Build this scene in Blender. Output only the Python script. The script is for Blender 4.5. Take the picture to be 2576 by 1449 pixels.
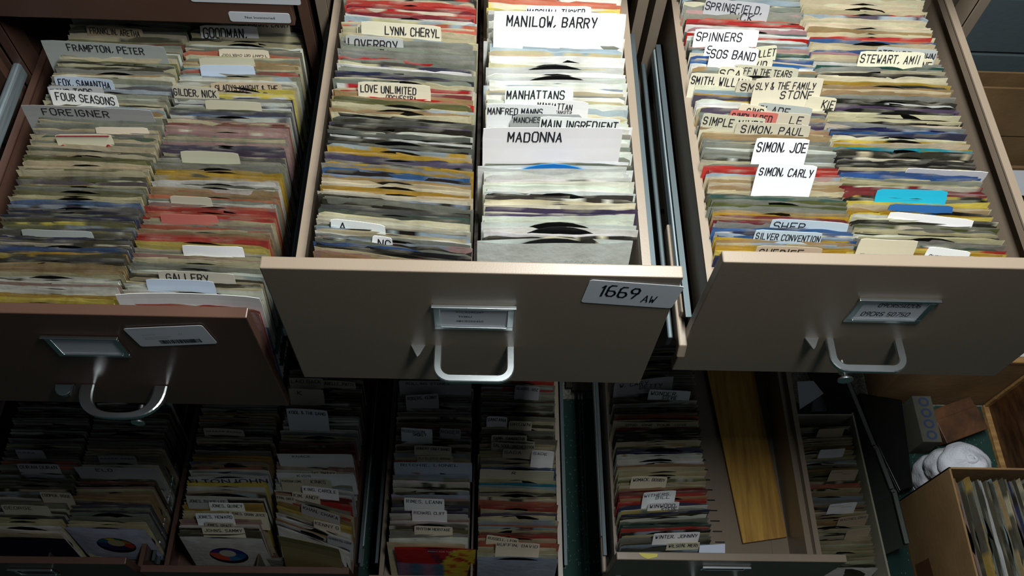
import bpy, math, random
from math import sin, cos, pi, radians
from mathutils import Vector, Matrix
random.seed(45)
for o in list(bpy.data.objects): bpy.data.objects.remove(o)
S = bpy.context.scene
COL = S.collection

# ------------------------------------------------------------------ camera
F, PIT, YAW, ROL = 2183.756, 1.047966, 0.066753, 0.079779
CAM = Vector((0.01107, -0.48265, 2.35812))
fw = Vector((sin(YAW)*cos(PIT), cos(YAW)*cos(PIT), -sin(PIT)))
r0 = Vector((cos(YAW), -sin(YAW), 0)); u0 = r0.cross(fw)
rt = cos(ROL)*r0 + sin(ROL)*u0; up = -sin(ROL)*r0 + cos(ROL)*u0
cd = bpy.data.cameras.new('camera'); cam = bpy.data.objects.new('camera', cd); COL.objects.link(cam)
cd.sensor_width = 36; cd.lens = F/2576*36; cd.clip_start = 0.02
m = Matrix((rt, up, -fw)).transposed().to_4x4(); m.translation = CAM; cam.matrix_world = m
S.camera = cam

# ------------------------------------------------------------------ world, lamps, exposure
W = bpy.data.worlds.new('room'); S.world = W; W.use_nodes = True
bg = W.node_tree.nodes['Background']; bg.inputs[0].default_value = (0.75, 0.86, 1.0, 1); bg.inputs[1].default_value = 0.036
def area(name, loc, rot, sx, sy, power, col):
    l = bpy.data.lights.new(name, 'AREA'); l.shape = 'RECTANGLE'; l.size = sx; l.size_y = sy; l.energy = power; l.color = col
    o = bpy.data.objects.new(name, l); o.location = loc; o.rotation_euler = rot; COL.objects.link(o); return o
area('ceiling_tube', (0.30, 0.22, 2.62), (0, 0, 0), 0.16, 1.1, 44, (0.97, 1.0, 0.97))
area('far_ceiling_tube', (1.6, -1.2, 3.2), (0, 0, 0), 0.3, 1.2, 1.2, (0.9, 0.96, 1.0))
S.view_settings.view_transform = 'Standard'; S.view_settings.look = 'None'
S.view_settings.gamma = 1; S.view_settings.use_curve_mapping = False; S.view_settings.exposure = 0.0

def proj(P):
    d = Vector(P)-CAM; z = d.dot(fw)
    return 1288+F*d.dot(rt)/z, 724.5-F*d.dot(up)/z
def at(px, py, z):
    d = fw+rt*((px-1288)/F)-up*((py-724.5)/F); t = (z-CAM.z)/d.z
    return CAM+t*d
def y_at(py, x, z):
    a, b = -0.9, 1.6
    for _ in range(40):
        c = (a+b)/2
        if proj((x, c, z))[1] > py: a = c
        else: b = c
    return (a+b)/2

# ------------------------------------------------------------------ materials
def lin(c):
    return tuple(((v/255)/12.92 if v/255 <= .04045 else ((v/255+.055)/1.055)**2.4) for v in c)
def mat(name, col=(128,128,128), rough=.6, metal=0, attr=False, noise=0, nscale=30, bump=0, bscale=200, spec=.5, col2=None, stretch=None, linear=False, coat=0):
    m = bpy.data.materials.new(name); m.use_nodes = True; nt = m.node_tree; N = nt.nodes; L = nt.links
    b = N['Principled BSDF']; b.inputs['Roughness'].default_value = rough; b.inputs['Metallic'].default_value = metal
    b.inputs['Specular IOR Level'].default_value = spec
    if coat: b.inputs['Coat Weight'].default_value = coat
    c = col if linear else lin(col); src = None
    if attr:
        a = N.new('ShaderNodeAttribute'); a.attribute_name = 'Col'; src = a.outputs['Color']
    tc = N.new('ShaderNodeTexCoord'); mp = N.new('ShaderNodeMapping'); L.new(tc.outputs['Object'], mp.inputs[0])
    if stretch: mp.inputs['Scale'].default_value = stretch
    if noise or col2:
        n = N.new('ShaderNodeTexNoise'); n.inputs['Scale'].default_value = nscale; n.inputs['Detail'].default_value = 5; L.new(mp.outputs[0], n.inputs[0])
        rp = N.new('ShaderNodeValToRGB'); L.new(n.outputs[0], rp.inputs[0])
        if attr:
            rp.color_ramp.elements[0].position = .3; rp.color_ramp.elements[1].position = .7
            rp.color_ramp.elements[0].color = (1-noise, 1-noise*1.1, 1-noise*1.35, 1); rp.color_ramp.elements[1].color = (1, 1, 1, 1)
            mx = N.new('ShaderNodeMix'); mx.data_type = 'RGBA'; mx.blend_type = 'MULTIPLY'; mx.inputs[0].default_value = 1
            L.new(src, mx.inputs[6]); L.new(rp.outputs[0], mx.inputs[7]); src = mx.outputs[2]
        else:
            c2 = lin(col2) if col2 else tuple(v*(1-noise) for v in c)
            rp.color_ramp.elements[0].position = .35; rp.color_ramp.elements[1].position = .65
            rp.color_ramp.elements[0].color = (*c2, 1); rp.color_ramp.elements[1].color = (*c, 1); src = rp.outputs[0]
    if src: L.new(src, b.inputs['Base Color'])
    else: b.inputs['Base Color'].default_value = (*c, 1)
    if bump:
        n = N.new('ShaderNodeTexNoise'); n.inputs['Scale'].default_value = bscale; n.inputs['Detail'].default_value = 4; L.new(mp.outputs[0], n.inputs[0])
        bp = N.new('ShaderNodeBump'); bp.inputs['Strength'].default_value = bump; bp.inputs['Distance'].default_value = .002
        L.new(n.outputs[0], bp.inputs['Height']); L.new(bp.outputs[0], b.inputs['Normal'])
    return m
PAPER = mat('paper', rough=.75, attr=True, noise=.22, nscale=22, bump=.5, bscale=60, spec=.25)
CARD = mat('card_stock', rough=.55, attr=True, noise=.06, nscale=15, spec=.3)
INK = mat('black_ink', (18, 18, 30), .6)
VINYL = mat('vinyl', (9, 9, 10), .3, noise=.3, nscale=80)
TAN = mat('tan_enamel', (130, 116, 101), .34, noise=.05, nscale=8, bump=.04, bscale=500)
BROWN = mat('brown_enamel', (86, 62, 52), .32, noise=.06, nscale=8, bump=.04, bscale=500)
DARKBROWN = mat('dark_brown_enamel', (62, 52, 44), .33, bump=.12, bscale=500)
CHROME = mat('satin_chrome', (205, 212, 215), .28, 1)
STEEL = mat('zinc_steel', (186, 202, 210), .45, .75, noise=.25, nscale=300, stretch=(1, .05, 1))
DSTEEL = mat('dark_steel', (74, 84, 88), .5, .7)
BOARD = mat('cardboard', (150, 118, 78), .85, col2=(128, 98, 62), nscale=6, bump=.3, bscale=90)
GREYB = mat('grey_board', (168, 166, 146), .85, noise=.2, nscale=10)
PLY = mat('plywood', (196, 152, 62), .5, col2=(160, 116, 44), nscale=8, stretch=(14, .9, 14))
DWOOD = mat('dark_wood', (88, 56, 32), .4, col2=(52, 30, 18), nscale=5, stretch=(3, 3, 12))
LWOOD = mat('light_wood', (176, 138, 84), .6, col2=(140, 104, 60), nscale=6, stretch=(1, 12, 12))
BLACK = mat('black_plastic', (8, 8, 9), .35)
CLOTH = mat('terry_cloth', (218, 222, 234), .95, noise=.2, nscale=14, bump=1, bscale=160)
WALLM = mat('painted_block', (88, 102, 108), .8, noise=.12, nscale=4, bump=.3, bscale=60)
CARPET = mat('green_carpet_tile', (30, 62, 58), .95, bump=.8, bscale=500)
def speckle(m, col, scale, thr):
    nt = m.node_tree; N = nt.nodes; L = nt.links; b = N['Principled BSDF']
    v = N.new('ShaderNodeTexVoronoi'); v.inputs['Scale'].default_value = scale
    tc = N.new('ShaderNodeTexCoord'); mp = N.new('ShaderNodeMapping'); mp.inputs['Scale'].default_value = (1.6, .8, 1)
    L.new(tc.outputs['Object'], mp.inputs[0]); L.new(mp.outputs[0], v.inputs[0])
    lt = N.new('ShaderNodeMath'); lt.operation = 'LESS_THAN'; lt.inputs[1].default_value = thr; L.new(v.outputs['Distance'], lt.inputs[0])
    mx = N.new('ShaderNodeMix'); mx.data_type = 'RGBA'; mx.inputs[6].default_value = b.inputs['Base Color'].default_value
    if b.inputs['Base Color'].is_linked: L.new(b.inputs['Base Color'].links[0].from_socket, mx.inputs[6])
    mx.inputs[7].default_value = (*lin(col), 1); L.new(lt.outputs[0], mx.inputs[0]); L.new(mx.outputs[2], b.inputs['Base Color'])
speckle(CARPET, (104, 130, 112), 95, .17)
CONC = mat('terrazzo', (150, 150, 140), .7, col2=(96, 96, 90), nscale=160, bump=.3, bscale=200)

# ------------------------------------------------------------------ mesh helpers
class MB:
    def __init__(s): s.v = []; s.f = []; s.m = []; s.c = []; s.mi = 0; s.col = (1, 1, 1)
    def add(s, vs, fs, cols=None, T=None):
        b = len(s.v)
        for v in vs: s.v.append(tuple(T @ Vector(v)) if T else tuple(v))
        s.c += (cols if cols else [s.col]*len(vs))
        for f in fs: s.f.append(tuple(i+b for i in f)); s.m.append(s.mi)
    def box(s, x0, x1, y0, y1, z0, z1, T=None):
        s.add([(x0,y0,z0),(x1,y0,z0),(x1,y1,z0),(x0,y1,z0),(x0,y0,z1),(x1,y0,z1),(x1,y1,z1),(x0,y1,z1)],
              [(0,3,2,1),(4,5,6,7),(0,1,5,4),(1,2,6,5),(2,3,7,6),(3,0,4,7)], T=T)
    def prism(s, pts, y0, y1, axis='y', T=None):
        n = len(pts)
        def p(a, b, d): return (a, d, b) if axis == 'y' else (a, b, d) if axis == 'z' else (d, a, b)
        vs = [p(a, b, y0) for a, b in pts]+[p(a, b, y1) for a, b in pts]
        s.add(vs, [tuple(range(n)), tuple(range(2*n-1, n-1, -1))]+[(i, i+n, (i+1) % n+n, (i+1) % n) for i in range(n)], T=T)
    def cyl(s, p0, p1, r0, r1=None, n=16):
        if r1 is None: r1 = r0
        p0 = Vector(p0); p1 = Vector(p1); d = (p1-p0).normalized(); a = d.orthogonal().normalized(); b = d.cross(a)
        vs = []
        for p, r in ((p0, r0), (p1, r1)):
            for k in range(n): t = 2*pi*k/n; vs.append(tuple(p+a*(r*cos(t))+b*(r*sin(t))))
        s.add(vs, [tuple(range(n-1, -1, -1)), tuple(range(n, 2*n))]+[(k, (k+1) % n, (k+1) % n+n, k+n) for k in range(n)])
    def sweep(s, path, w, h, taper=None):
        n = len(path); vs = []
        for i, p in enumerate(path):
            p = Vector(p); d = (Vector(path[min(i+1, n-1)])-Vector(path[max(i-1, 0)])).normalized()
            side = d.cross(Vector((0, 0, 1))).normalized(); k = taper[i] if taper else 1; ch = .25
            for a, b in ((-1,-1+ch),(-1+ch,-1),(1-ch,-1),(1,-1+ch),(1,1-ch),(1-ch,1),(-1+ch,1),(-1,1-ch)):
                vs.append(tuple(p+side*(a*w/2*k)+Vector((0, 0, b*h/2))))
        fs = [tuple(range(7, -1, -1)), tuple(range(8*(n-1), 8*n))]
        for i in range(n-1):
            for k in range(8): fs.append((8*i+k, 8*i+(k+1) % 8, 8*i+8+(k+1) % 8, 8*i+8+k))
        s.add(vs, fs)
    def build(s, name, mats, parent=None, smooth=False, bevel=0):
        me = bpy.data.meshes.new(name); me.from_pydata(s.v, [], s.f); me.update()
        mats = mats if isinstance(mats, (list, tuple)) else [mats]
        for mm in mats: me.materials.append(mm)
        me.polygons.foreach_set('material_index', s.m)
        if smooth: me.polygons.foreach_set('use_smooth', [True]*len(s.f))
        if any(mm in (PAPER, CARD) for mm in mats):
            ca = me.color_attributes.new('Col', 'FLOAT_COLOR', 'POINT'); ca.data.foreach_set('color', [x for c in s.c for x in (*c, 1)])
        o = bpy.data.objects.new(name, me); COL.objects.link(o)
        if parent: o.parent = parent
        if bevel:
            b = o.modifiers.new('bevel', 'BEVEL'); b.width = bevel; b.segments = 2; b.limit_method = 'ANGLE'; b.angle_limit = radians(50)
        return o
def tag(o, label=None, cat=None, group=None, kind=None):
    if label: o['label'] = label
    if cat: o['category'] = cat
    if group: o['group'] = group
    if kind: o['kind'] = kind
    return o
def empty(name, loc=(0, 0, 0), parent=None):
    o = bpy.data.objects.new(name, None); o.location = loc; o.empty_display_size = .05; COL.objects.link(o)
    if parent: o.parent = parent
    return o
def rrect(w, h, r, n=4):
    out = []
    for cx, cy, a in ((w-r, r, -90), (w-r, h-r, 0), (r, h-r, 90), (r, r, 180)):
        for k in range(n+1): t = radians(a+90*k/n); out.append((cx+r*cos(t), cy+r*sin(t)))
    return out

# ------------------------------------------------------------------ hand lettering (single strokes)
G = dict(A='0026 2640 1232', B='0006 063645443303 3342413000', C='4536160501103041', D='0006 063645413000', E='46060040 0333', F='4606 0600 0333',
G='45361605011030414323', H='0006 4046 0343', I='2620', J='4641301001', K='0006 4603 1340', L='060040', M='0006224640', N='00064046', O='361605011030414536',
P='0006 063645443303', Q='361605011030414536 2240', R='0006 063645443303 2340', S='453616050413334241301001', T='0646 2620', U='060110304146', V='062046',
W='0610233046', X='0046 0640', Y='0623 4620', Z='06460040')
G.update({'0': '361605011030414536', '1': '152620', '2': '051636454400 0040', '3': '05163645443313 334241301001', '4': '3036 360242', '5': '4606033342413000',
'6': '36160501103041423303', '7': '064610', '8': '36160504424130100102444536', '9': '43331304051636454420', ',': '2110', '.': '2021', "'": '2625', '&': '400516262501103042', '-': '1333', '~': '0213243342'})
def strokes(txt):
    """ (points) lists in units of the letter height; advance .85 per letter """
    out = []; x = 0
    for ch in txt.upper():
        if ch in "I1.,'": x -= .16
        jx, jy, sc = random.uniform(-.02, .02), random.uniform(-.04, .04), random.uniform(.93, 1.05)
        for st in G.get(ch, '').split():
            if len(st) % 2: st = st[:-1]
            pts = [(x+(int(st[i])/4*.58)*sc+jx+int(st[i+1])/6*.05, int(st[i+1])/6*sc+jy) for i in range(0, len(st), 2)]
            if len(pts) > 1: out.append(pts)
        x += .62 if ch in "I1.,'" else .50 if ch == ' ' else .85
    return out, max(x-.2, .5)
def letter(mb, txt, x0, x1, ytop, hmax, fn, thick=.09):
    st, L = strokes(txt); h = min(hmax, (x1-x0)/L*1.45); sx = min((x1-x0)/L, h*1.15)
    t = h*thick
    for pts in st:
        for (a, b), (c, d) in zip(pts, pts[1:]):
            ax, ay, cx, cy = x0+a*sx, ytop-h+b*h, x0+c*sx, ytop-h+d*h
            dx, dy = cx-ax, cy-ay; l = math.hypot(dx, dy) or 1e-6; dx /= l; dy /= l
            ax -= dx*t*.4; ay -= dy*t*.4; cx += dx*t*.4; cy += dy*t*.4; nx, ny = -dy*t/2, dx*t/2
            mb.add([fn(ax+nx, ay+ny), fn(ax-nx, ay-ny), fn(cx-nx, cy-ny), fn(cx+nx, cy+ny)], [(0, 1, 2, 3)])
def printed(mb, txt, x, y, size, fn, flip=False, sx=1):
    """ printed type: the built-in font turned into flat mesh """
    c = bpy.data.curves.new('t', 'FONT'); c.body = txt; c.size = size; c.resolution_u = 2; c.align_x = 'CENTER'
    o = bpy.data.objects.new('t', c); COL.objects.link(o)
    dg = bpy.context.evaluated_depsgraph_get(); dg.update(); me = bpy.data.meshes.new_from_object(o.evaluated_get(dg))
    s = -1 if flip else 1
    mb.add([fn(x+s*v.co.x*sx, y+s*v.co.y) for v in me.vertices], [tuple(p.vertices) for p in me.polygons])
    bpy.data.objects.remove(o); bpy.data.meshes.remove(me); bpy.data.curves.remove(c)

# ------------------------------------------------------------------ palettes (paper colours as they would look in plain light)
PC = dict(W=(236,239,236), C=(212,202,170), M=(230,225,202), G=(146,150,142), K=(24,24,27), N=(34,42,92), B=(52,100,165), Y=(196,158,44), R=(196,40,44), D=(128,26,44),
          T=(180,150,108), P=(186,146,148), O=(112,114,70), V=(84,72,104), E=(52,92,86), S=(170,188,204), L=(226,208,96), H=(242,245,248), A=(84,88,84), U=(26,160,190), X=(206,110,84))
CN = dict(W='white', C='cream', M='off-white', G='grey', K='black', N='navy blue', B='blue', Y='ochre yellow', R='red', D='dark red', T='tan', P='dusty pink', O='olive green',
          V='purple', E='teal green', S='pale blue', L='bright yellow', H='bright white', A='charcoal grey', U='cyan', X='salmon orange')
PLAIN = set('WCMGHT')
def jit(c, a=14):
    k = random.uniform(-a, a); return lin([min(250, max(5, v+k+random.uniform(-a/3, a/3))) for v in c])

# ------------------------------------------------------------------ one record in its sleeve
NX = 22
def sleeve_geo(key, w, h, wear=True, bend=0.0, pattern=None, gap=1.0, fade=0.0):
    """ envelope of two sheets joined at the sides and the foot, open and wavy at the top """
    V = []; Fc = []; C = []
    base = PC[key]; zs = (0, .55, .82, .93, .975, 1)
    c0 = jit(base); c2 = jit(PC[pattern]) if pattern else c0
    age = lin((166, 160, 134)); c0 = tuple(a*(1-fade)+b*fade for a, b in zip(c0, age)); c2 = tuple(a*(1-fade)+b*fade for a, b in zip(c2, age))
    a1, a2, p1, p2, p3 = random.uniform(.0002, .0016), random.uniform(.0001, .0007), random.uniform(0, 6), random.uniform(0, 6), random.uniform(0, 6)
    bow = random.gauss(0, .0005); tear = random.random() < .35; tu = random.uniform(.05, .95); td = random.uniform(.002, .005)
    seg = sorted(random.random() for _ in range(4)); flip = random.random() < .5
    stain = random.random() < .5
    dog = random.choice((0, 0, 0, 1, 2))
    for s in (0, 1):
        amp = random.uniform(.0002, .0011)*gap; amp2 = random.uniform(.0, .0006)*gap; q1 = random.uniform(0, 6); top = random.uniform(-.0007, .0004) if s else 0
        for j, zf in enumerate(zs):
            for i in range(NX+1):
                u = i/NX; sd = sin(pi*u)
                e = a1*sin(3+5*u+p1)+a2*sin(17*u+p2)+a2*.7*sin(31*u+p3)+top
                if tear and abs(u-tu) < .07: e -= td*(1-abs(u-tu)/.07)
                e += random.uniform(-.00025, .00025)
                if dog == 1 and i == 0 or dog == 2 and i == NX: e -= .0035
                z = h*zf+(e*zf**4)
                t = (.00035+amp*sd**.6+max(0, amp2*sin(9*u+q1))*(zf**6))*(0.35+.65*zf)
                if i in (0, NX): t = .0001
                y = (-t if s == 0 else t)+bend*sd*zf+bow*sin(2*pi*u+p1)*zf+.0011*sin(6*u+q1)*zf**10*(.5 if s else 1)
                V.append(((u-.5)*w, y, z))
                c = c0
                if pattern:
                    k = sum(u > g for g in seg) % 2
                    c = c2 if (k == 1) != flip else c0
                if wear and zf > .99:
                    k = (.45 if key in 'KNBDVEARU' else .2)*max(0, sin(13*u+p2)+.3*sin(41*u+p3))
                    lt = lin((206, 202, 186)); c = tuple(a*(1-k)+b*k for a, b in zip(c, lt))
                elif stain and key in PLAIN and .9 < zf < .97: c = tuple(a*b for a, b in zip(c, (.92, .87, .76)))
                C.append(c)
    n = NX+1; R = len(zs)
    for s in (0, 1):
        o = s*n*R
        for j in range(R-1):
            for i in range(NX):
                q = (o+j*n+i, o+j*n+i+1, o+j*n+n+i+1, o+j*n+n+i); Fc.append(q if s == 0 else q[::-1])
    o = n*R
    for j in range(R-1):
        for i, fl in ((0, 1), (NX, 0)):
            q = (j*n+i, j*n+n+i, o+j*n+n+i, o+j*n+i); Fc.append(q if fl == 0 else q[::-1])
    Fc += [(i, o+i, o+i+1, i+1) for i in range(NX)]
    return V, Fc, C
def disc_geo(r=.0872, t=.0009, n=36):
    vs = []; fs = []
    for y in (-t/2, t/2):
        vs.append((0, y, 0)); vs += [(r*cos(2*pi*k/n), y, r*sin(2*pi*k/n)) for k in range(n)]
    for k in range(n):
        a, b = 1+k, 1+(k+1) % n
        fs += [(0, a, b), (n+1, b+n+1, a+n+1), (a, a+n+1, b+n+1, b)]
    return vs, fs
_d = MB(); _d.add(*disc_geo()); DISC = _d.build('disc', VINYL); DISCME = DISC.data; bpy.data.objects.remove(DISC)
def add_disc(parent, h, rise):
    d = bpy.data.objects.new('disc', DISCME); COL.objects.link(d); d.parent = parent; d.location = (random.uniform(-.002, .002), 0, h-.0872+rise)
    return d

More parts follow.
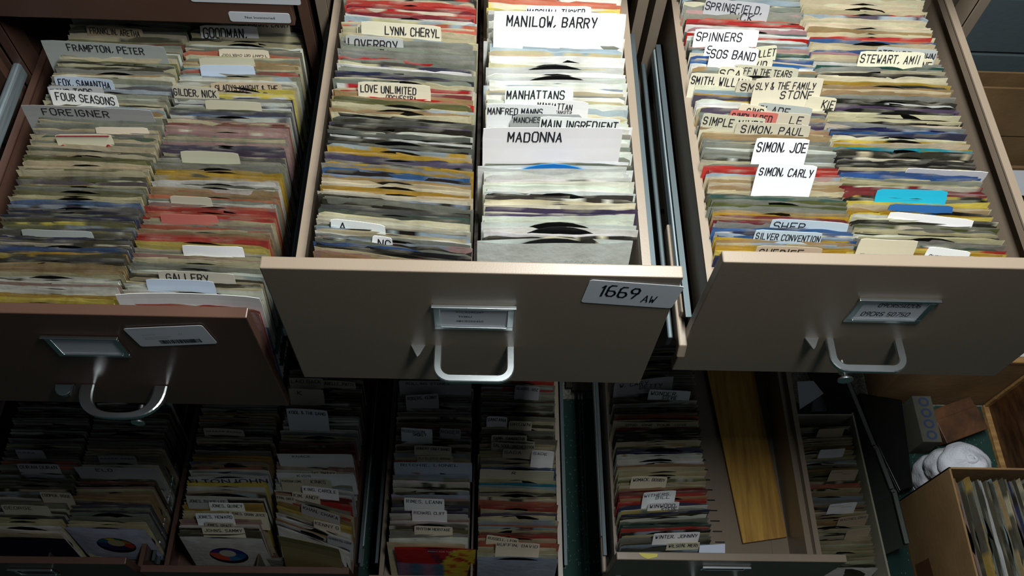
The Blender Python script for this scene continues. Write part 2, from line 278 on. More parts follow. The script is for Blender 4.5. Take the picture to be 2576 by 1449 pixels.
# ------------------------------------------------------------------ columns of records
# row: where it stands; x centre, width, height of the upper edge, first and last picture row its edges span, spacing, palette by row, odd sleeves, turn, lean
ROWS = {
 'upper_left_l': dict(at='left row of the left upper drawer', x=-.562, w=.183, z=1.343, back=-10, front=762, step=5.5, lean=10,
   pal=[(-10,'GGCKTG'),(70,'CGMGK'),(100,'CGGOCE'),(140,'MCOKGC'),(200,'GSSBKC'),(240,'TCKGCS'),(300,'CCGCTG'),(330,'CGAECC'),(380,'CCPCOC'),(420,'GCAGCO'),(470,'GCOGTC'),(500,'BGSKNC'),(540,'OKCKN'),(560,'NKACOK'),(590,'KMKBNK'),(640,'YOBKNM'),(660,'KOTKCT'),(690,'WPWWHW'),(735,'LWLCMY')],
   odd=[(108,'D'),(214,'N'),(222,'S'),(388,'CD'),(440,'Y'),(456,'GV'),(478,'O'),(505,'B'),(512,'B'),(562,'LO'),(625,'B'),(634,'Y'),(642,'YK'),(746,'L'),(757,'L')], yaw=[(0,0),(760,0)]),
 'upper_left_r': dict(at='right row of the left upper drawer', x=-.374, w=.181, z=1.343, back=-10, front=772, step=5.5, lean=10,
   pal=[(-10,'KGKAG'),(80,'GCCKG'),(110,'GACGW'),(150,'GGCTC'),(190,'SWGWGP'),(215,'COCL'),(240,'GWNGW'),(275,'NGKNA'),(300,'DPPVG'),(320,'PTPPC'),(350,'PVCVPG'),(385,'VGOGV'),(420,'YGAG'),(450,'GWAWGO'),(475,'CTCX'),(500,'GPCGW'),(525,'XRRPT'),(550,'PCAKG'),(570,'PXTXC'),(595,'RXKAG'),(615,'KMLCK'),(635,'TCPGC'),(665,'GWWGM'),(690,'CGCMK'),(720,'WMWWC'),(745,'WSWP')],
   odd=[(135,'X'),(176,'UE'),(182,'DR'),(222,'L'),(232,'L'),(282,'N'),(288,'NB'),(392,'N'),(424,'Y'),(430,'Y'),(522,'X'),(530,'R'),(538,'XR'),(546,'R'),(592,'XR'),(613,'L'),(620,'L'),(757,'BU'),(768,'R')], yaw=[(0,0),(740,-2)]),
 'upper_mid_l': dict(at='left row of the middle upper drawer', x=-.099, w=.182, z=1.503, back=-70, front=655, step=5.5, lean=12,
   pal=[(-70,'CGRC'),(0,'RDKGK'),(20,'DRDG'),(40,'PWGSK'),(55,'VXGC'),(80,'CPCT'),(100,'GCGG'),(125,'GGWT'),(160,'GWKNG'),(195,'KCKG'),(215,'CKTRD'),(245,'OKAGT'),(265,'CTCK'),(290,'KAKVK'),(330,'KWKAKK'),(375,'YYKC'),(395,'VVKGT'),(420,'YKSBWG'),(440,'SGTK'),(460,'CMC'),(478,'YCMC'),(495,'WSGK'),(520,'AKGT'),(545,'MWCCM'),(570,'WSGWC'),(595,'WPGW'),(610,'KGBTKT'),(640,'TCTPC')],
   odd=[(4,'R'),(22,'D'),(32,'R'),(48,'PS'),(60,'SX'),(150,'R'),(158,'A'),(176,'G'),(188,'N'),(198,'N'),(232,'DR'),(243,'R'),(296,'K'),(310,'V'),(347,'KW'),(380,'Y'),(390,'Y'),(396,'V'),(404,'V'),(418,'Y'),(428,'Y'),(450,'BG'),(466,'M'),(478,'Y'),(486,'Y'),(494,'M'),(522,'A'),(532,'E'),(622,'B')], yaw=[(0,-2.2),(140,-3.2),(300,-2.5),(480,-4),(600,-4),(655,-7)]),
 'upper_mid_r': dict(at='right row of the middle upper drawer', x=.1015, w=.183, z=1.505, back=-70, front=594, skip=(104,170,196,418), step=7.2, lean=18,
   pal=[(-70,'WYNX'),(0,'XVLW'),(22,'WGW'),(110,'SWGS'),(135,'GCWG'),(150,'PWC'),(165,'HWEC'),(185,'WHW'),(215,'GCWW'),(240,'CWSG'),(270,'MWSC'),(290,'SWCG'),(330,'WWG'),(400,'WWHW'),(445,'WHWW'),(480,'KCWHW'),(510,'MWVWM'),(540,'HWCW'),(575,'MWHW')],
   odd=[(4,'X'),(10,'N'),(20,'L'),(152,'R'),(160,'H'),(178,'H'),(200,'H'),(412,'A'),(486,'K'),(494,'KW'),(530,'VM'),(537,'V')], yaw=[(0,-.5),(300,-.2),(604,.8)]),
 'upper_right_l': dict(at='left row of the right upper drawer', x=.386, w=.178, z=1.465, back=-70, front=648, step=5.8, lean=12,
   pal=[(-70,'GKAG'),(0,'KGAG'),(25,'GPWG'),(45,'XKPDG'),(65,'PPWC'),(85,'EWDR'),(100,'GXKG'),(120,'PVKGE'),(140,'CSBM'),(160,'SBWTG'),(185,'CTKC'),(205,'SSGS'),(235,'YTGV'),(255,'SWPC'),(280,'KGVTK'),(320,'TCTK'),(350,'CGKG'),(375,'CGWWG'),(400,'GKCM'),(415,'CCRGC'),(445,'CMCTC'),(480,'OCGMC'),(505,'EGOCC'),(520,'CTGC'),(545,'TDPE'),(560,'GWGS'),(578,'BSWNS'),(600,'YCTY'),(622,'YLYO'),(640,'KNBG')],
   odd=[(46,'X'),(58,'R'),(80,'E'),(92,'R'),(145,'B'),(240,'Y'),(248,'V'),(376,'W'),(440,'PS'),(497,'E'),(505,'O'),(540,'Y'),(548,'D'),(574,'B'),(582,'B'),(590,'S'),(596,'B'),(604,'Y'),(626,'Y'),(634,'L'),(640,'Y'),(646,'N')], yaw=[(0,-1),(650,-.8)]),
 'upper_right_r': dict(at='right row of the right upper drawer', x=.566, w=.186, z=1.470, back=-70, front=652, step=5.8, lean=10,
   pal=[(-70,'CCMC'),(0,'CMCC'),(32,'VKRC'),(45,'MCWC'),(70,'CCTC'),(88,'XCR'),(100,'BCP'),(130,'PXCP'),(150,'PWGG'),(165,'GECC'),(185,'MCCKM'),(205,'CTCY'),(228,'KKGK'),(250,'KKWVK'),(275,'CTKC'),(300,'WGKC'),(320,'BNK'),(340,'KWVM'),(355,'YWCU'),(375,'GSWK'),(395,'AKVK'),(415,'CKC'),(435,'VBSCG'),(455,'CTCOC'),(470,'CDPR'),(495,'WGLYK'),(520,'CTCKL'),(545,'YLK'),(560,'GOCA'),(580,'CEPWK'),(600,'CWRGE'),(625,'LYKK'),(640,'VKNW')],
   odd=[(34,'VR'),(40,'VS'),(92,'R'),(96,'X'),(108,'B'),(228,'T'),(325,'N'),(333,'B'),(340,'N'),(358,'LY'),(366,'UW'),(374,'U'),(430,'V'),(438,'B'),(478,'D'),(488,'D'),(508,'L'),(514,'L'),(535,'Y'),(542,'L'),(616,'EW'),(622,'RY'),(630,'L'),(636,'Y'),(648,'V')], yaw=[(0,-.5),(100,0),(652,-1)]),
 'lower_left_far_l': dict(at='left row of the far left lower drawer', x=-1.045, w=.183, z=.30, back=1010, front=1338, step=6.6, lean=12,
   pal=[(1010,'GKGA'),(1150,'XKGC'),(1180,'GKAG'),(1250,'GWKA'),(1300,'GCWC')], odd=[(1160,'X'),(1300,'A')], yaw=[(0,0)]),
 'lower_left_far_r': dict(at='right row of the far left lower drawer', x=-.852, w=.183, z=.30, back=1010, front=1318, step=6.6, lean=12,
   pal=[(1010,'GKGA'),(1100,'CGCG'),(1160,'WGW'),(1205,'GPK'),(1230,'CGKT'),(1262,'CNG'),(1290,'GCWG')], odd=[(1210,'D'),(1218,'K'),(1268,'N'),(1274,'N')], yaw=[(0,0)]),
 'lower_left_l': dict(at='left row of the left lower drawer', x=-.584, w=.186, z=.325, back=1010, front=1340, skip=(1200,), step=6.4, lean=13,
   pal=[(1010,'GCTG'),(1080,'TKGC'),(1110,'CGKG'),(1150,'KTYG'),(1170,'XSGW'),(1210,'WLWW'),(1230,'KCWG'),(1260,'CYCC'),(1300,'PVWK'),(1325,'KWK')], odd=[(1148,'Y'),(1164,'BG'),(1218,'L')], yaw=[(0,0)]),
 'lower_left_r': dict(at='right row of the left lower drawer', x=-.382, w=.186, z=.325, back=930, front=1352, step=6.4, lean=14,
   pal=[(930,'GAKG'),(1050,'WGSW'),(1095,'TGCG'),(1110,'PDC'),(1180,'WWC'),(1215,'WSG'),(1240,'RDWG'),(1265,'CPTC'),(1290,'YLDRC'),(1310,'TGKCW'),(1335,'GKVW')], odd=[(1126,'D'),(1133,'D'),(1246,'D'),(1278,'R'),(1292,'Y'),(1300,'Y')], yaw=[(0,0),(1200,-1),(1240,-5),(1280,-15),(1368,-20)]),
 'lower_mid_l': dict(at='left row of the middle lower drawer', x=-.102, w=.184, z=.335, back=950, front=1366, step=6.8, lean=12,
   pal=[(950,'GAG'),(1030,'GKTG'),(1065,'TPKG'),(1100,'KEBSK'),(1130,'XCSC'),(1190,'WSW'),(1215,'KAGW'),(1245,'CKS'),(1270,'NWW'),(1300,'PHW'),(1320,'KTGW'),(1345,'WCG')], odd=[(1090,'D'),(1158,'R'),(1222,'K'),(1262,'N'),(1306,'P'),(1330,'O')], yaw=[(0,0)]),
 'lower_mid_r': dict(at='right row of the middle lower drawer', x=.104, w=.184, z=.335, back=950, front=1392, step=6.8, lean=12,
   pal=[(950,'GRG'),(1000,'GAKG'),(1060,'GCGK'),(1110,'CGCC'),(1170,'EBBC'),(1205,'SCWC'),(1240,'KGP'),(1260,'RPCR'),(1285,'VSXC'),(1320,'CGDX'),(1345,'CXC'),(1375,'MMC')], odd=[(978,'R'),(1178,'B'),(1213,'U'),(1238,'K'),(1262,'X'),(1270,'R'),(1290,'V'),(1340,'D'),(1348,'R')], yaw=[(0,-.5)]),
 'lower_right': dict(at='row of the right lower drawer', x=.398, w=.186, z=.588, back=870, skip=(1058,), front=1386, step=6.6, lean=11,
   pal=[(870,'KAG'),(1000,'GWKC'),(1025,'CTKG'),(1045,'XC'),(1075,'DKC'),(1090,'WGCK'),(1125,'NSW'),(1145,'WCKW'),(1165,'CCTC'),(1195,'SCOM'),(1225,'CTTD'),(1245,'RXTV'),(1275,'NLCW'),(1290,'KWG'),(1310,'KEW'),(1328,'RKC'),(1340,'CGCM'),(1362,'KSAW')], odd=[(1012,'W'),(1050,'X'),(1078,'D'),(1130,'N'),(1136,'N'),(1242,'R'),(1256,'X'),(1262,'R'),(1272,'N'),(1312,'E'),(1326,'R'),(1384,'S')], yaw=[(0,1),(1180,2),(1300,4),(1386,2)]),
 'tray': dict(at='long grey tray on the floor', x=.913, w=.183, z=.192, back=1070, front=1430, step=5.8, lean=10,
   pal=[(1070,'CKCG'),(1100,'TCC'),(1140,'GWC'),(1175,'CTO'),(1215,'CTDX'),(1250,'SVGT'),(1280,'CTMC'),(1330,'CCBM'),(1375,'MCCC'),(1420,'WKLK')], odd=[(1158,'S'),(1226,'X'),(1250,'S'),(1438,'Y')], yaw=[(0,3)]),
}
def keyed(seq, v):
    for (a, x), (b, y) in zip(seq, seq[1:]):
        if a <= v <= b: return x+(y-x)*(v-a)/(b-a)
    return seq[0][1] if v < seq[0][0] else seq[-1][1]
specs = []
for rn, r in ROWS.items():
    py = r['front']; i = 0; odd = list(r['odd']); last = None
    while py > r['back']:
        if any(abs(k-py) < 4.2 for k in r.get('skip', ())): py -= 3
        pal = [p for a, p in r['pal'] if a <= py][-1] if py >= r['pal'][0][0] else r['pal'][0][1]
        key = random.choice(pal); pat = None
        hit = [o for o in odd if abs(o[0]-py) <= r['step']*.55]
        if hit: key = hit[0][1][0]; pat = hit[0][1][1] if len(hit[0][1]) > 1 else None; odd.remove(hit[0])
        elif key not in PLAIN and random.random() < .3: pat = random.choice('WCGKMS')
        elif key in PLAIN and random.random() < .05: pat = random.choice('GTKSP')
        y = y_at(py, r['x'], r['z'])
        near = {'u': 1, 'l': 0, 't': 0}[rn[0]]
        specs.append(dict(row=rn, r=r, py=py, key=key, pat=pat, y=y, plain=key in PLAIN and not hit, rank=(near, py), first=i == 0, show=rn == 'upper_mid_r' and pat is None))
        i += 1
        dens = 1.0
        if rn == 'upper_mid_r' and (py > 560 or 395 < py < 450 or 150 < py < 210): dens = 1.35
        py -= r['step']*dens*random.uniform(.8, 1.2)
order = lambda l: sorted(l, key=lambda s: s['rank'], reverse=True)
plain = order([s for s in specs if s['plain']]); pict = order([s for s in specs if not s['plain']])
for s in plain[:300]+pict[:300]: s['ind'] = True
MASS = MB()
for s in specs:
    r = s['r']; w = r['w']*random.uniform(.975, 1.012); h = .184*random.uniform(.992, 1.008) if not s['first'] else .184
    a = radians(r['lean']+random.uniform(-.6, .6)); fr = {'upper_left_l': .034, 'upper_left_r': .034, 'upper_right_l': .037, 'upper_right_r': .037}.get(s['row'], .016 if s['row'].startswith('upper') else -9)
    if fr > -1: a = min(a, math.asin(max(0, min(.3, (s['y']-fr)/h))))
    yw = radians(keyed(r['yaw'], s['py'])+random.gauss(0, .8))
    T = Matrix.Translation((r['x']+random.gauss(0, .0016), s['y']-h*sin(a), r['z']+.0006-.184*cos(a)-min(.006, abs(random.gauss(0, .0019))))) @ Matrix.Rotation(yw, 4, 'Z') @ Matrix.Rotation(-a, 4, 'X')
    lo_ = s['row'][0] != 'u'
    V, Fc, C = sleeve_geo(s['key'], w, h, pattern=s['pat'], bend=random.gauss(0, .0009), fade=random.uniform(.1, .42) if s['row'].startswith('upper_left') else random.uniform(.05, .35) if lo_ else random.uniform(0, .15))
    lo_ = s['row'][0] != 'u'; has = random.random() < (.6 if s['key'] in 'WMHCK' else .3)+.15*lo_; rise = random.uniform(-.006, .0032)+.001*lo_
    if s.get('ind'):
        mb = MB(); mb.add(V, Fc, C)
        o = mb.build('record_sleeve' if s['plain'] else 'picture_sleeve', PAPER); o.matrix_world = T
        if has: add_disc(o, h, rise)
        word = CN[s['key']]
        fr_ = (s['py']-max(0, r['back']))/(r['front']-max(0, r['back'])); pos = ['far back', 'back half', 'middle', 'front half', 'near front'][max(0, min(4, int(fr_*5)))]
        wh = f"{pos}, {r['at'].replace(' of the ', ' of ')}"
        nm = f"{word} paper sleeve" if s['plain'] else f"{word} and {CN[s['pat']]} printed sleeve" if s['pat'] else f"solid {word} printed sleeve"
        tail = ' with disc showing' if has and rise > .001 and len(nm.split())+len(wh.split()) <= 13 else ''
        tag(o, f"{nm}{tail}, {wh}", 'record', f"{nm}s{tail}, {wh}")
    else:
        MASS.mi = 0; MASS.add(V, Fc, C, T=T)
        if has:
            dv, df = disc_geo(n=20); MASS.mi = 1; MASS.add(dv, df, T=T @ Matrix.Translation((0, 0, h-.0872+rise)))
tag(MASS.build('record_sleeves', [PAPER, VINYL]), 'mass of further sleeved records filling the backs of the rows and the lower drawers', 'records', kind='stuff')

# ------------------------------------------------------------------ room
def struct(name, m, ms, **k): return tag(m.build(name, ms, **k), kind='structure')
b = MB(); b.box(-2.2, 2.6, .50, 1.5, -.05, -.004); fl = struct('floor', b, CONC)
c_ = MB(); c_.box(-2.2, 2.6, -2.6, .502, -.03, 0); ct = c_.build('carpet', CARPET, fl)
b = MB(); b.box(-2.2, 2.6, 1.36, 1.46, 0, 2.6); wb = struct('wall_back', b, GREYB)
nblk = 0
for row in range(8):
    for k in range(4):
        x0 = .55+k*.406+(row % 2)*.203; b = MB(); b.box(x0, x0+.396, 1.335, 1.362, row*.2+.004, row*.2+.194)
        b.build('block', WALLM, wb, bevel=.003)

# ------------------------------------------------------------------ file cabinets
WP = .23; HP = .288
def handle_u(mb, x0, x1, y0, z, reach, w=.0100, h=.0070, rad=.016):
    pts = [(x0, y0, z), (x0, y0-reach+rad, z)]
    for k in range(1, 7): t = pi/2*k/6; pts.append((x0+rad-rad*cos(t), y0-reach+rad-rad*sin(t), z))
    for k in range(0, 7): t = pi/2*k/6; pts.append((x1-rad+rad*sin(t), y0-reach+rad-rad*cos(t), z))
    pts.append((x1, y0, z)); mb.sweep(pts, w, h)
def holder(parent, xc, y0, zc, w=.095, h=.058, m=None):
    o = MB(); x0, x1, z0, z1 = xc-w/2, xc+w/2, zc-h/2, zc+h/2; e = .008
    o.box(x0, x1, y0-.003, y0, z1-e, z1); o.box(x0, x1, y0-.003, y0, z0, z0+e); o.box(x0, x0+e, y0-.003, y0, z0+e, z1-e); o.box(x1-e, x1, y0-.003, y0, z0+e, z1-e)
    o.box(x0-.002, x1+.002, y0-.0055, y0-.001, z1-.001, z1+.0012); o.box(x0+e, x1-e, y0-.0045, y0-.002, z0+e-.0015, z0+e+.0005)
    return o.build('label_holder', CHROME, parent, bevel=.0006)
def plate_card(parent, xc, y0, zc, w, h, lines, print_=None, name='label_card', tilt=0, col=(204, 208, 216), bars=False, curl=0):
    o = MB(); o.col = lin(col); R = Matrix.Translation((xc, y0, zc)) @ Matrix.Rotation(tilt, 4, 'Y')
    o.prism([(p-w/2, q-h/2) for p, q in rrect(w, h, .004 if name == 'sticker' else .0008)], -.0006, 0, 'y', T=R)
    o.mi = 1; fn = lambda u, v: tuple(R @ Vector((u-w/2, -.0009, v-h/2)))
    for t, a, c2, tp, hm in lines: letter(o, t, a*w, c2*w, tp*h, hm, fn, thick=.11)
    for t, u, v, sz in (print_ or []): printed(o, t, u*w, v*h, sz, fn)
    if bars:
        x = .30*w
        while x < .82*w:
            bw = random.choice((.0006, .001, .0016)); o.add([fn(x, .12*h), fn(x+bw, .12*h), fn(x+bw, .32*h), fn(x, .32*h)], [(0, 1, 2, 3)]); x += bw+random.choice((.0006, .0009, .0013))
    return o.build(name, [CARD, INK], parent)
def drawer(cab, xc, yf, zt, paint, z_in, rail=.105, inset=.011, closed=False, zi_divider=True, yb=None):
    """ a drawer pulled out to yf; zt upper edge of the front, z_in the inner floor """
    d = empty('drawer', (0, 0, 0), cab); m = paint
    f = MB(); f.box(xc-WP, xc+WP, yf, yf+.0155, zt-HP, zt); f.build('front_panel', m, d, bevel=.0016)
    if closed: return d
    xo = WP-inset; zr = zt-rail; ye = yf+.60 if yb is None else yb
    for s in (-1, 1):
        o = MB(); xa, xb = sorted((xc+s*xo, xc+s*(xo-.011))); o.box(xa, xb, yf+.015, ye, zr-.004, zr)
        xa, xb = sorted((xc+s*xo, xc+s*(xo-.0012))); o.box(xa, xb, yf+.015, ye, z_in-.004, zr-.003)
        xa, xb = sorted((xc+s*(xo-.010), xc+s*(xo-.011))); o.box(xa, xb, yf+.015, ye, zr-.016, zr-.003)
        o.build('side_panel', m, d)
    o = MB(); o.box(xc-xo, xc+xo, yf+.01, ye, z_in-.006, z_in-.0035); o.build('bottom_panel', m, d)
    o = MB(); o.box(xc-xo, xc+xo, ye-.004, ye, z_in-.004, zr-.005); o.build('back_panel', m, d)
    if zi_divider:
        o = MB(); o.box(xc-.002+.0005, xc+.003, yf+.03, ye-.01, z_in-.0035, z_in+.11); o.build('divider', DARKBROWN, d)
    return d
def slide(d, xc, s, z, y0, y1, tip=None, mt=STEEL, paint=TAN):
    """ telescopic runner beside a drawer: dark channel, bright inner member, painted tip """
    o = MB(); x = xc+s*.2235
    xa, xb = sorted((x, x+s*.0035)); o.box(xa, xb, y0-.012, y1, z-.021, z+.020); 
    xa, xb = sorted((x, x+s*.011)); o.box(xa, xb, y0-.012, y1, z+.018, z+.020); o.box(xa, xb, y0-.012, y1, z-.021, z-.019)
    o.build('slide_channel', DSTEEL, d)
    o = MB(); xa, xb = sorted((x+s*.0035, x+s*.0135)); o.box(xa, xb, y0+.03, y1, z-.011, z+.012); o.build('slide_runner', mt, d, bevel=.003)
    if tip is not None:
        o = MB(); o.box(xa, xb, y0-tip, y0+.03, z-.011, z+.010); o.build('slide_tip', paint, d, bevel=.003)
def cabinet(name_lab, xc, ztop, paint, w=.248, yf=.53):
    c = empty('file_cabinet', (xc, yf, 0)); tag(c, name_lab, 'file cabinet', 'row of legal width file cabinets')
    X = 0; o = MB()
    for s in (-1, 1):
        a, b_ = sorted((s*w, s*(w-.0015))); o.box(a, b_, 0, .70, .02, ztop)
        a, b_ = sorted((s*w, s*(w-.0165))); o.box(a, b_, -.001, .004, .03, ztop-.001)
        a, b_ = sorted((s*(w-.0165), s*(w-.015))); o.box(a, b_, 0, .045, .03, ztop-.001)
    o.box(-w, w, 0, .70, ztop-.02, ztop); o.box(-w, w, .695, .70, .02, ztop); o.box(-w, w, 0, .69, .02, .03); o.box(-w+.01, w-.01, .03, .6, 0, .02)
    o.build('body', paint, c, bevel=.0012)
    return c
class Shift:  # children of a cabinet are modelled in world space and re-based onto its empty
    pass
def rebase(c):
    inv = Matrix.Translation(-c.location)
    for ch in c.children:
        if ch.type == 'EMPTY': ch.location = -c.location
    return c

def latch(d, x, y, z, wd=.018):
    o = MB(); o.prism([(x-wd/2, y), (x+wd/2, y), (x+wd*.15, y-.013), (x-wd*.02, y-.0165)], z-.002, z+.001, 'z'); 
    o.add([(x-wd/2, y, z-.002), (x+wd/2, y, z-.002), (x, y-.0165, z-.002), (x, y, z-.012)], [(0, 3, 2), (2, 3, 1), (0, 1, 3)]); o.build('thumb_latch', CHROME, d)
def knob(d, x, y, z):
    o = MB(); o.cyl((x, y, z), (x, y-.012, z), .0035); o.cyl((x, y-.010, z), (x, y-.018, z), .0062, .0066); o.cyl((x, y-.0175, z), (x, y-.026, z), .0042); o.cyl((x, y-.0255, z), (x, y-.0285, z), .0098, .0098, 28)
    o.build('lock_plunger', CHROME, d, smooth=False, bevel=.0006)

# cabinet with the middle drawers
c2 = cabinet('tan file cabinet in the middle, its top and bottom drawers pulled open', 0.0, 1.60, TAN)
d = drawer(c2, 0, 0, 1.55, TAN, 1.317)
holder(d, .001, 0, 1.449); plate_card(d, .001, -.0008, 1.449, .080, .043, [], [('07CRS45347', .44, .76, .0062), ('THRU', .37, .50, .0062), ('08CRS55450', .44, .24, .0062)])
h_ = MB(); handle_u(h_, -.0437, .0477, 0, 1.3665, .044); h_.build('handle', CHROME, d)
latch(d, -.069, 0, 1.3685); o = MB(); o.cyl((.003, 0, 1.268), (.003, -.004, 1.268), .003); o.build('screw', STEEL, d)
plate_card(d, .1790, -.0004, 1.5115, .107, .051, [('1669', .16, .57, .80, .028), ('AW', .63, .78, .50, .014)], name='sticker', tilt=radians(5.4), col=(206, 212, 220))
for s in (-1, 1): slide(d, 0, s, 1.385, .06, .52)
for z in (1.24, .935, .63): drawer(c2, 0, .514, z, TAN, 0, closed=True)
d = drawer(c2, -.0021, -.085, .330, TAN, .143); 
for s in (-1, 1): slide(d, -.0021, s, .165, 0, .52)
rebase(c2)
# cabinet with the right drawers
c3 = cabinet('tan file cabinet on the right, its top drawer and half empty fourth drawer open', .506, 1.60, TAN)
d = drawer(c3, .506, .0213, 1.55, TAN, 1.277)
holder(d, .506, .0213, 1.449); plate_card(d, .506, .0205, 1.449, .080, .043, [('09CRS50206', .26, .90, .92, .0105), ('.', .5, .52, .60, .006), ('09CRS 50750', .10, .84, .42, .0105)])
h_ = MB(); handle_u(h_, .4610, .5513, .0213, 1.3665, .041); h_.build('handle', CHROME, d)
latch(d, .437, .0213, 1.3685); knob(d, .481, -.020+.0213, 1.345)
for s in (-1, 1): slide(d, .506, s, 1.365, .052, .52, tip=0)
o = MB(); o.box(.2555, .2625, .030, .52, 1.322, 1.345); o.build('slide_runner', DSTEEL, d, bevel=.002)
o = MB(); o.prism([(.012, 1.360), (.20, 1.360), (.20, 1.338), (.030, 1.338), (.028, 1.345), (.020, 1.345), (.018, 1.338), (.004, 1.338)], .2655, .2765, 'x'); o.build('slide_tip', TAN, d, bevel=.002)
for z in (1.24, .935): drawer(c3, .506, .514, z, TAN, 0, closed=True)
drawer(c3, .506, .514, .325, TAN, 0, closed=True)
d = drawer(c3, .5158, -.0945, .6208, TAN, .404, rail=.0963, zi_divider=False)
holder(d, .5158, -.0945, .560, .095, .03)
h_ = MB(); handle_u(h_, .470, .561, -.0945, .470, .041); h_.build('handle', CHROME, d)
for s in (-1, 1): slide(d, .5158, s, .450, -.04, .52, tip=.045)
o = MB()
for py_ in (969, 992.6, 1015.6, 1038, 1062, 1085.5, 1109, 1133, 1157.7, 1182.5, 1207.5, 1232.6, 1258.5, 1284.4, 1310.9, 1337, 1364): y = y_at(py_, .54, .4); xs_ = .5445-.118*y; o.box(xs_, xs_+.0215, y-.0014, y+.0014, .4006, .4014)
tag(o.build('slot', BLACK, d), kind='stuff')
o = MB(); o.box(.672, .6735, -.075, .50, .4005, .4022); o.build('seam', TAN, d)
o = MB(); o.box(.711, .7345, -.078, .50, .401, .506); o.build('inner_wall', TAN, d)
rebase(c3)
# cabinet with the left drawers
c1 = cabinet('dark brown file cabinet on the left, a closed drawer above its open one', -.5075, 1.72, BROWN)
d = drawer(c1, -.5115, .514, 1.405+HP, BROWN, 0, closed=True)
plate_card(d, -.331, .5135, 1.4206, .0905, .019, [], [('Not Inventoried', .5, .38, .0068)], name='sticker')
plate_card(d, -.345, .5135, 1.462, .16, .030, [], name='sticker')
d = drawer(c1, -.5115, .0214, 1.3927, BROWN, 1.155, rail=.1241, inset=.0073)
holder(d, -.508, .0206, 1.306); plate_card(d, -.508, .0198, 1.306, .080, .043, [])
h_ = MB(); P = []; tp = []
for k in range(25):
    t = pi*k/24; P.append((-.5055-.052*math.copysign(abs(cos(t))**.75, cos(t)), .0206-.046*sin(t)**.7, 1.172)); tp.append(1+1.3*abs(cos(t))**2.2)
h_.sweep(P, .0085, .009, tp); h_.build('handle', CHROME, d)
o = MB(); o.prism([(-.590+.014*cos(t), .0206-.018*sin(t)) for t in [pi*k/10 for k in range(11)]], 1.168, 1.176, 'z'); o.build('thumb_latch', DSTEEL, d, bevel=.001)
o = MB(); o.box(-.5785, -.576, .003, .020, 1.1745, 1.178); o.build('latch_pin', CHROME, d)
knob(d, -.484, .0206-.02, 1.150)
plate_card(d, -.3895, .0202, 1.3405, .104, .052, [('--------------------', .05, .52, .96, .0030), ('~~~~~~', .16, .36, .66, .0030), ('~~', .62, .68, .64, .0030), ('~~~~~~~~~~~~~~', .16, .60, .52, .0026), ('~~~~~~~~~~~~', .15, .50, .44, .0026)], name='sticker', tilt=radians(-7.5), bars=True)
slide(d, -.5115, 1, 1.215, .06, .52); slide(d, -.5115, -1, 1.215, .06, .52)
for z in (1.09, .79, .49): drawer(c1, -.5115, .514, z-.01, BROWN, 0, closed=True)
d = drawer(c1, -.5043, -.0721, .3484, BROWN, .138, rail=.1241, inset=.0073)
slide(d, -.5043, 1, .165, 0, .52); slide(d, -.5043, -1, .165, 0, .52)
rebase(c1)
# cabinet at the far left
c0 = cabinet('brown file cabinet at the far left edge, bottom drawer open', -1.0085, 1.72, BROWN)
for z in (1.39, 1.09, .79, .49): drawer(c0, -1.0, .514, z, BROWN, 0, closed=True)
d = drawer(c0, -1.0, -.0562, .3477, BROWN, .113, rail=.1241, inset=.0073)
holder(d, -1.0, -.057, .268)
slide(d, -1.0, 1, .165, 0, .52)
o = MB(); o.box(-.757, -.744, .30, .56, 1.262, 1.292); o.build('slide_runner', STEEL, d, bevel=.004)
rebase(c0)

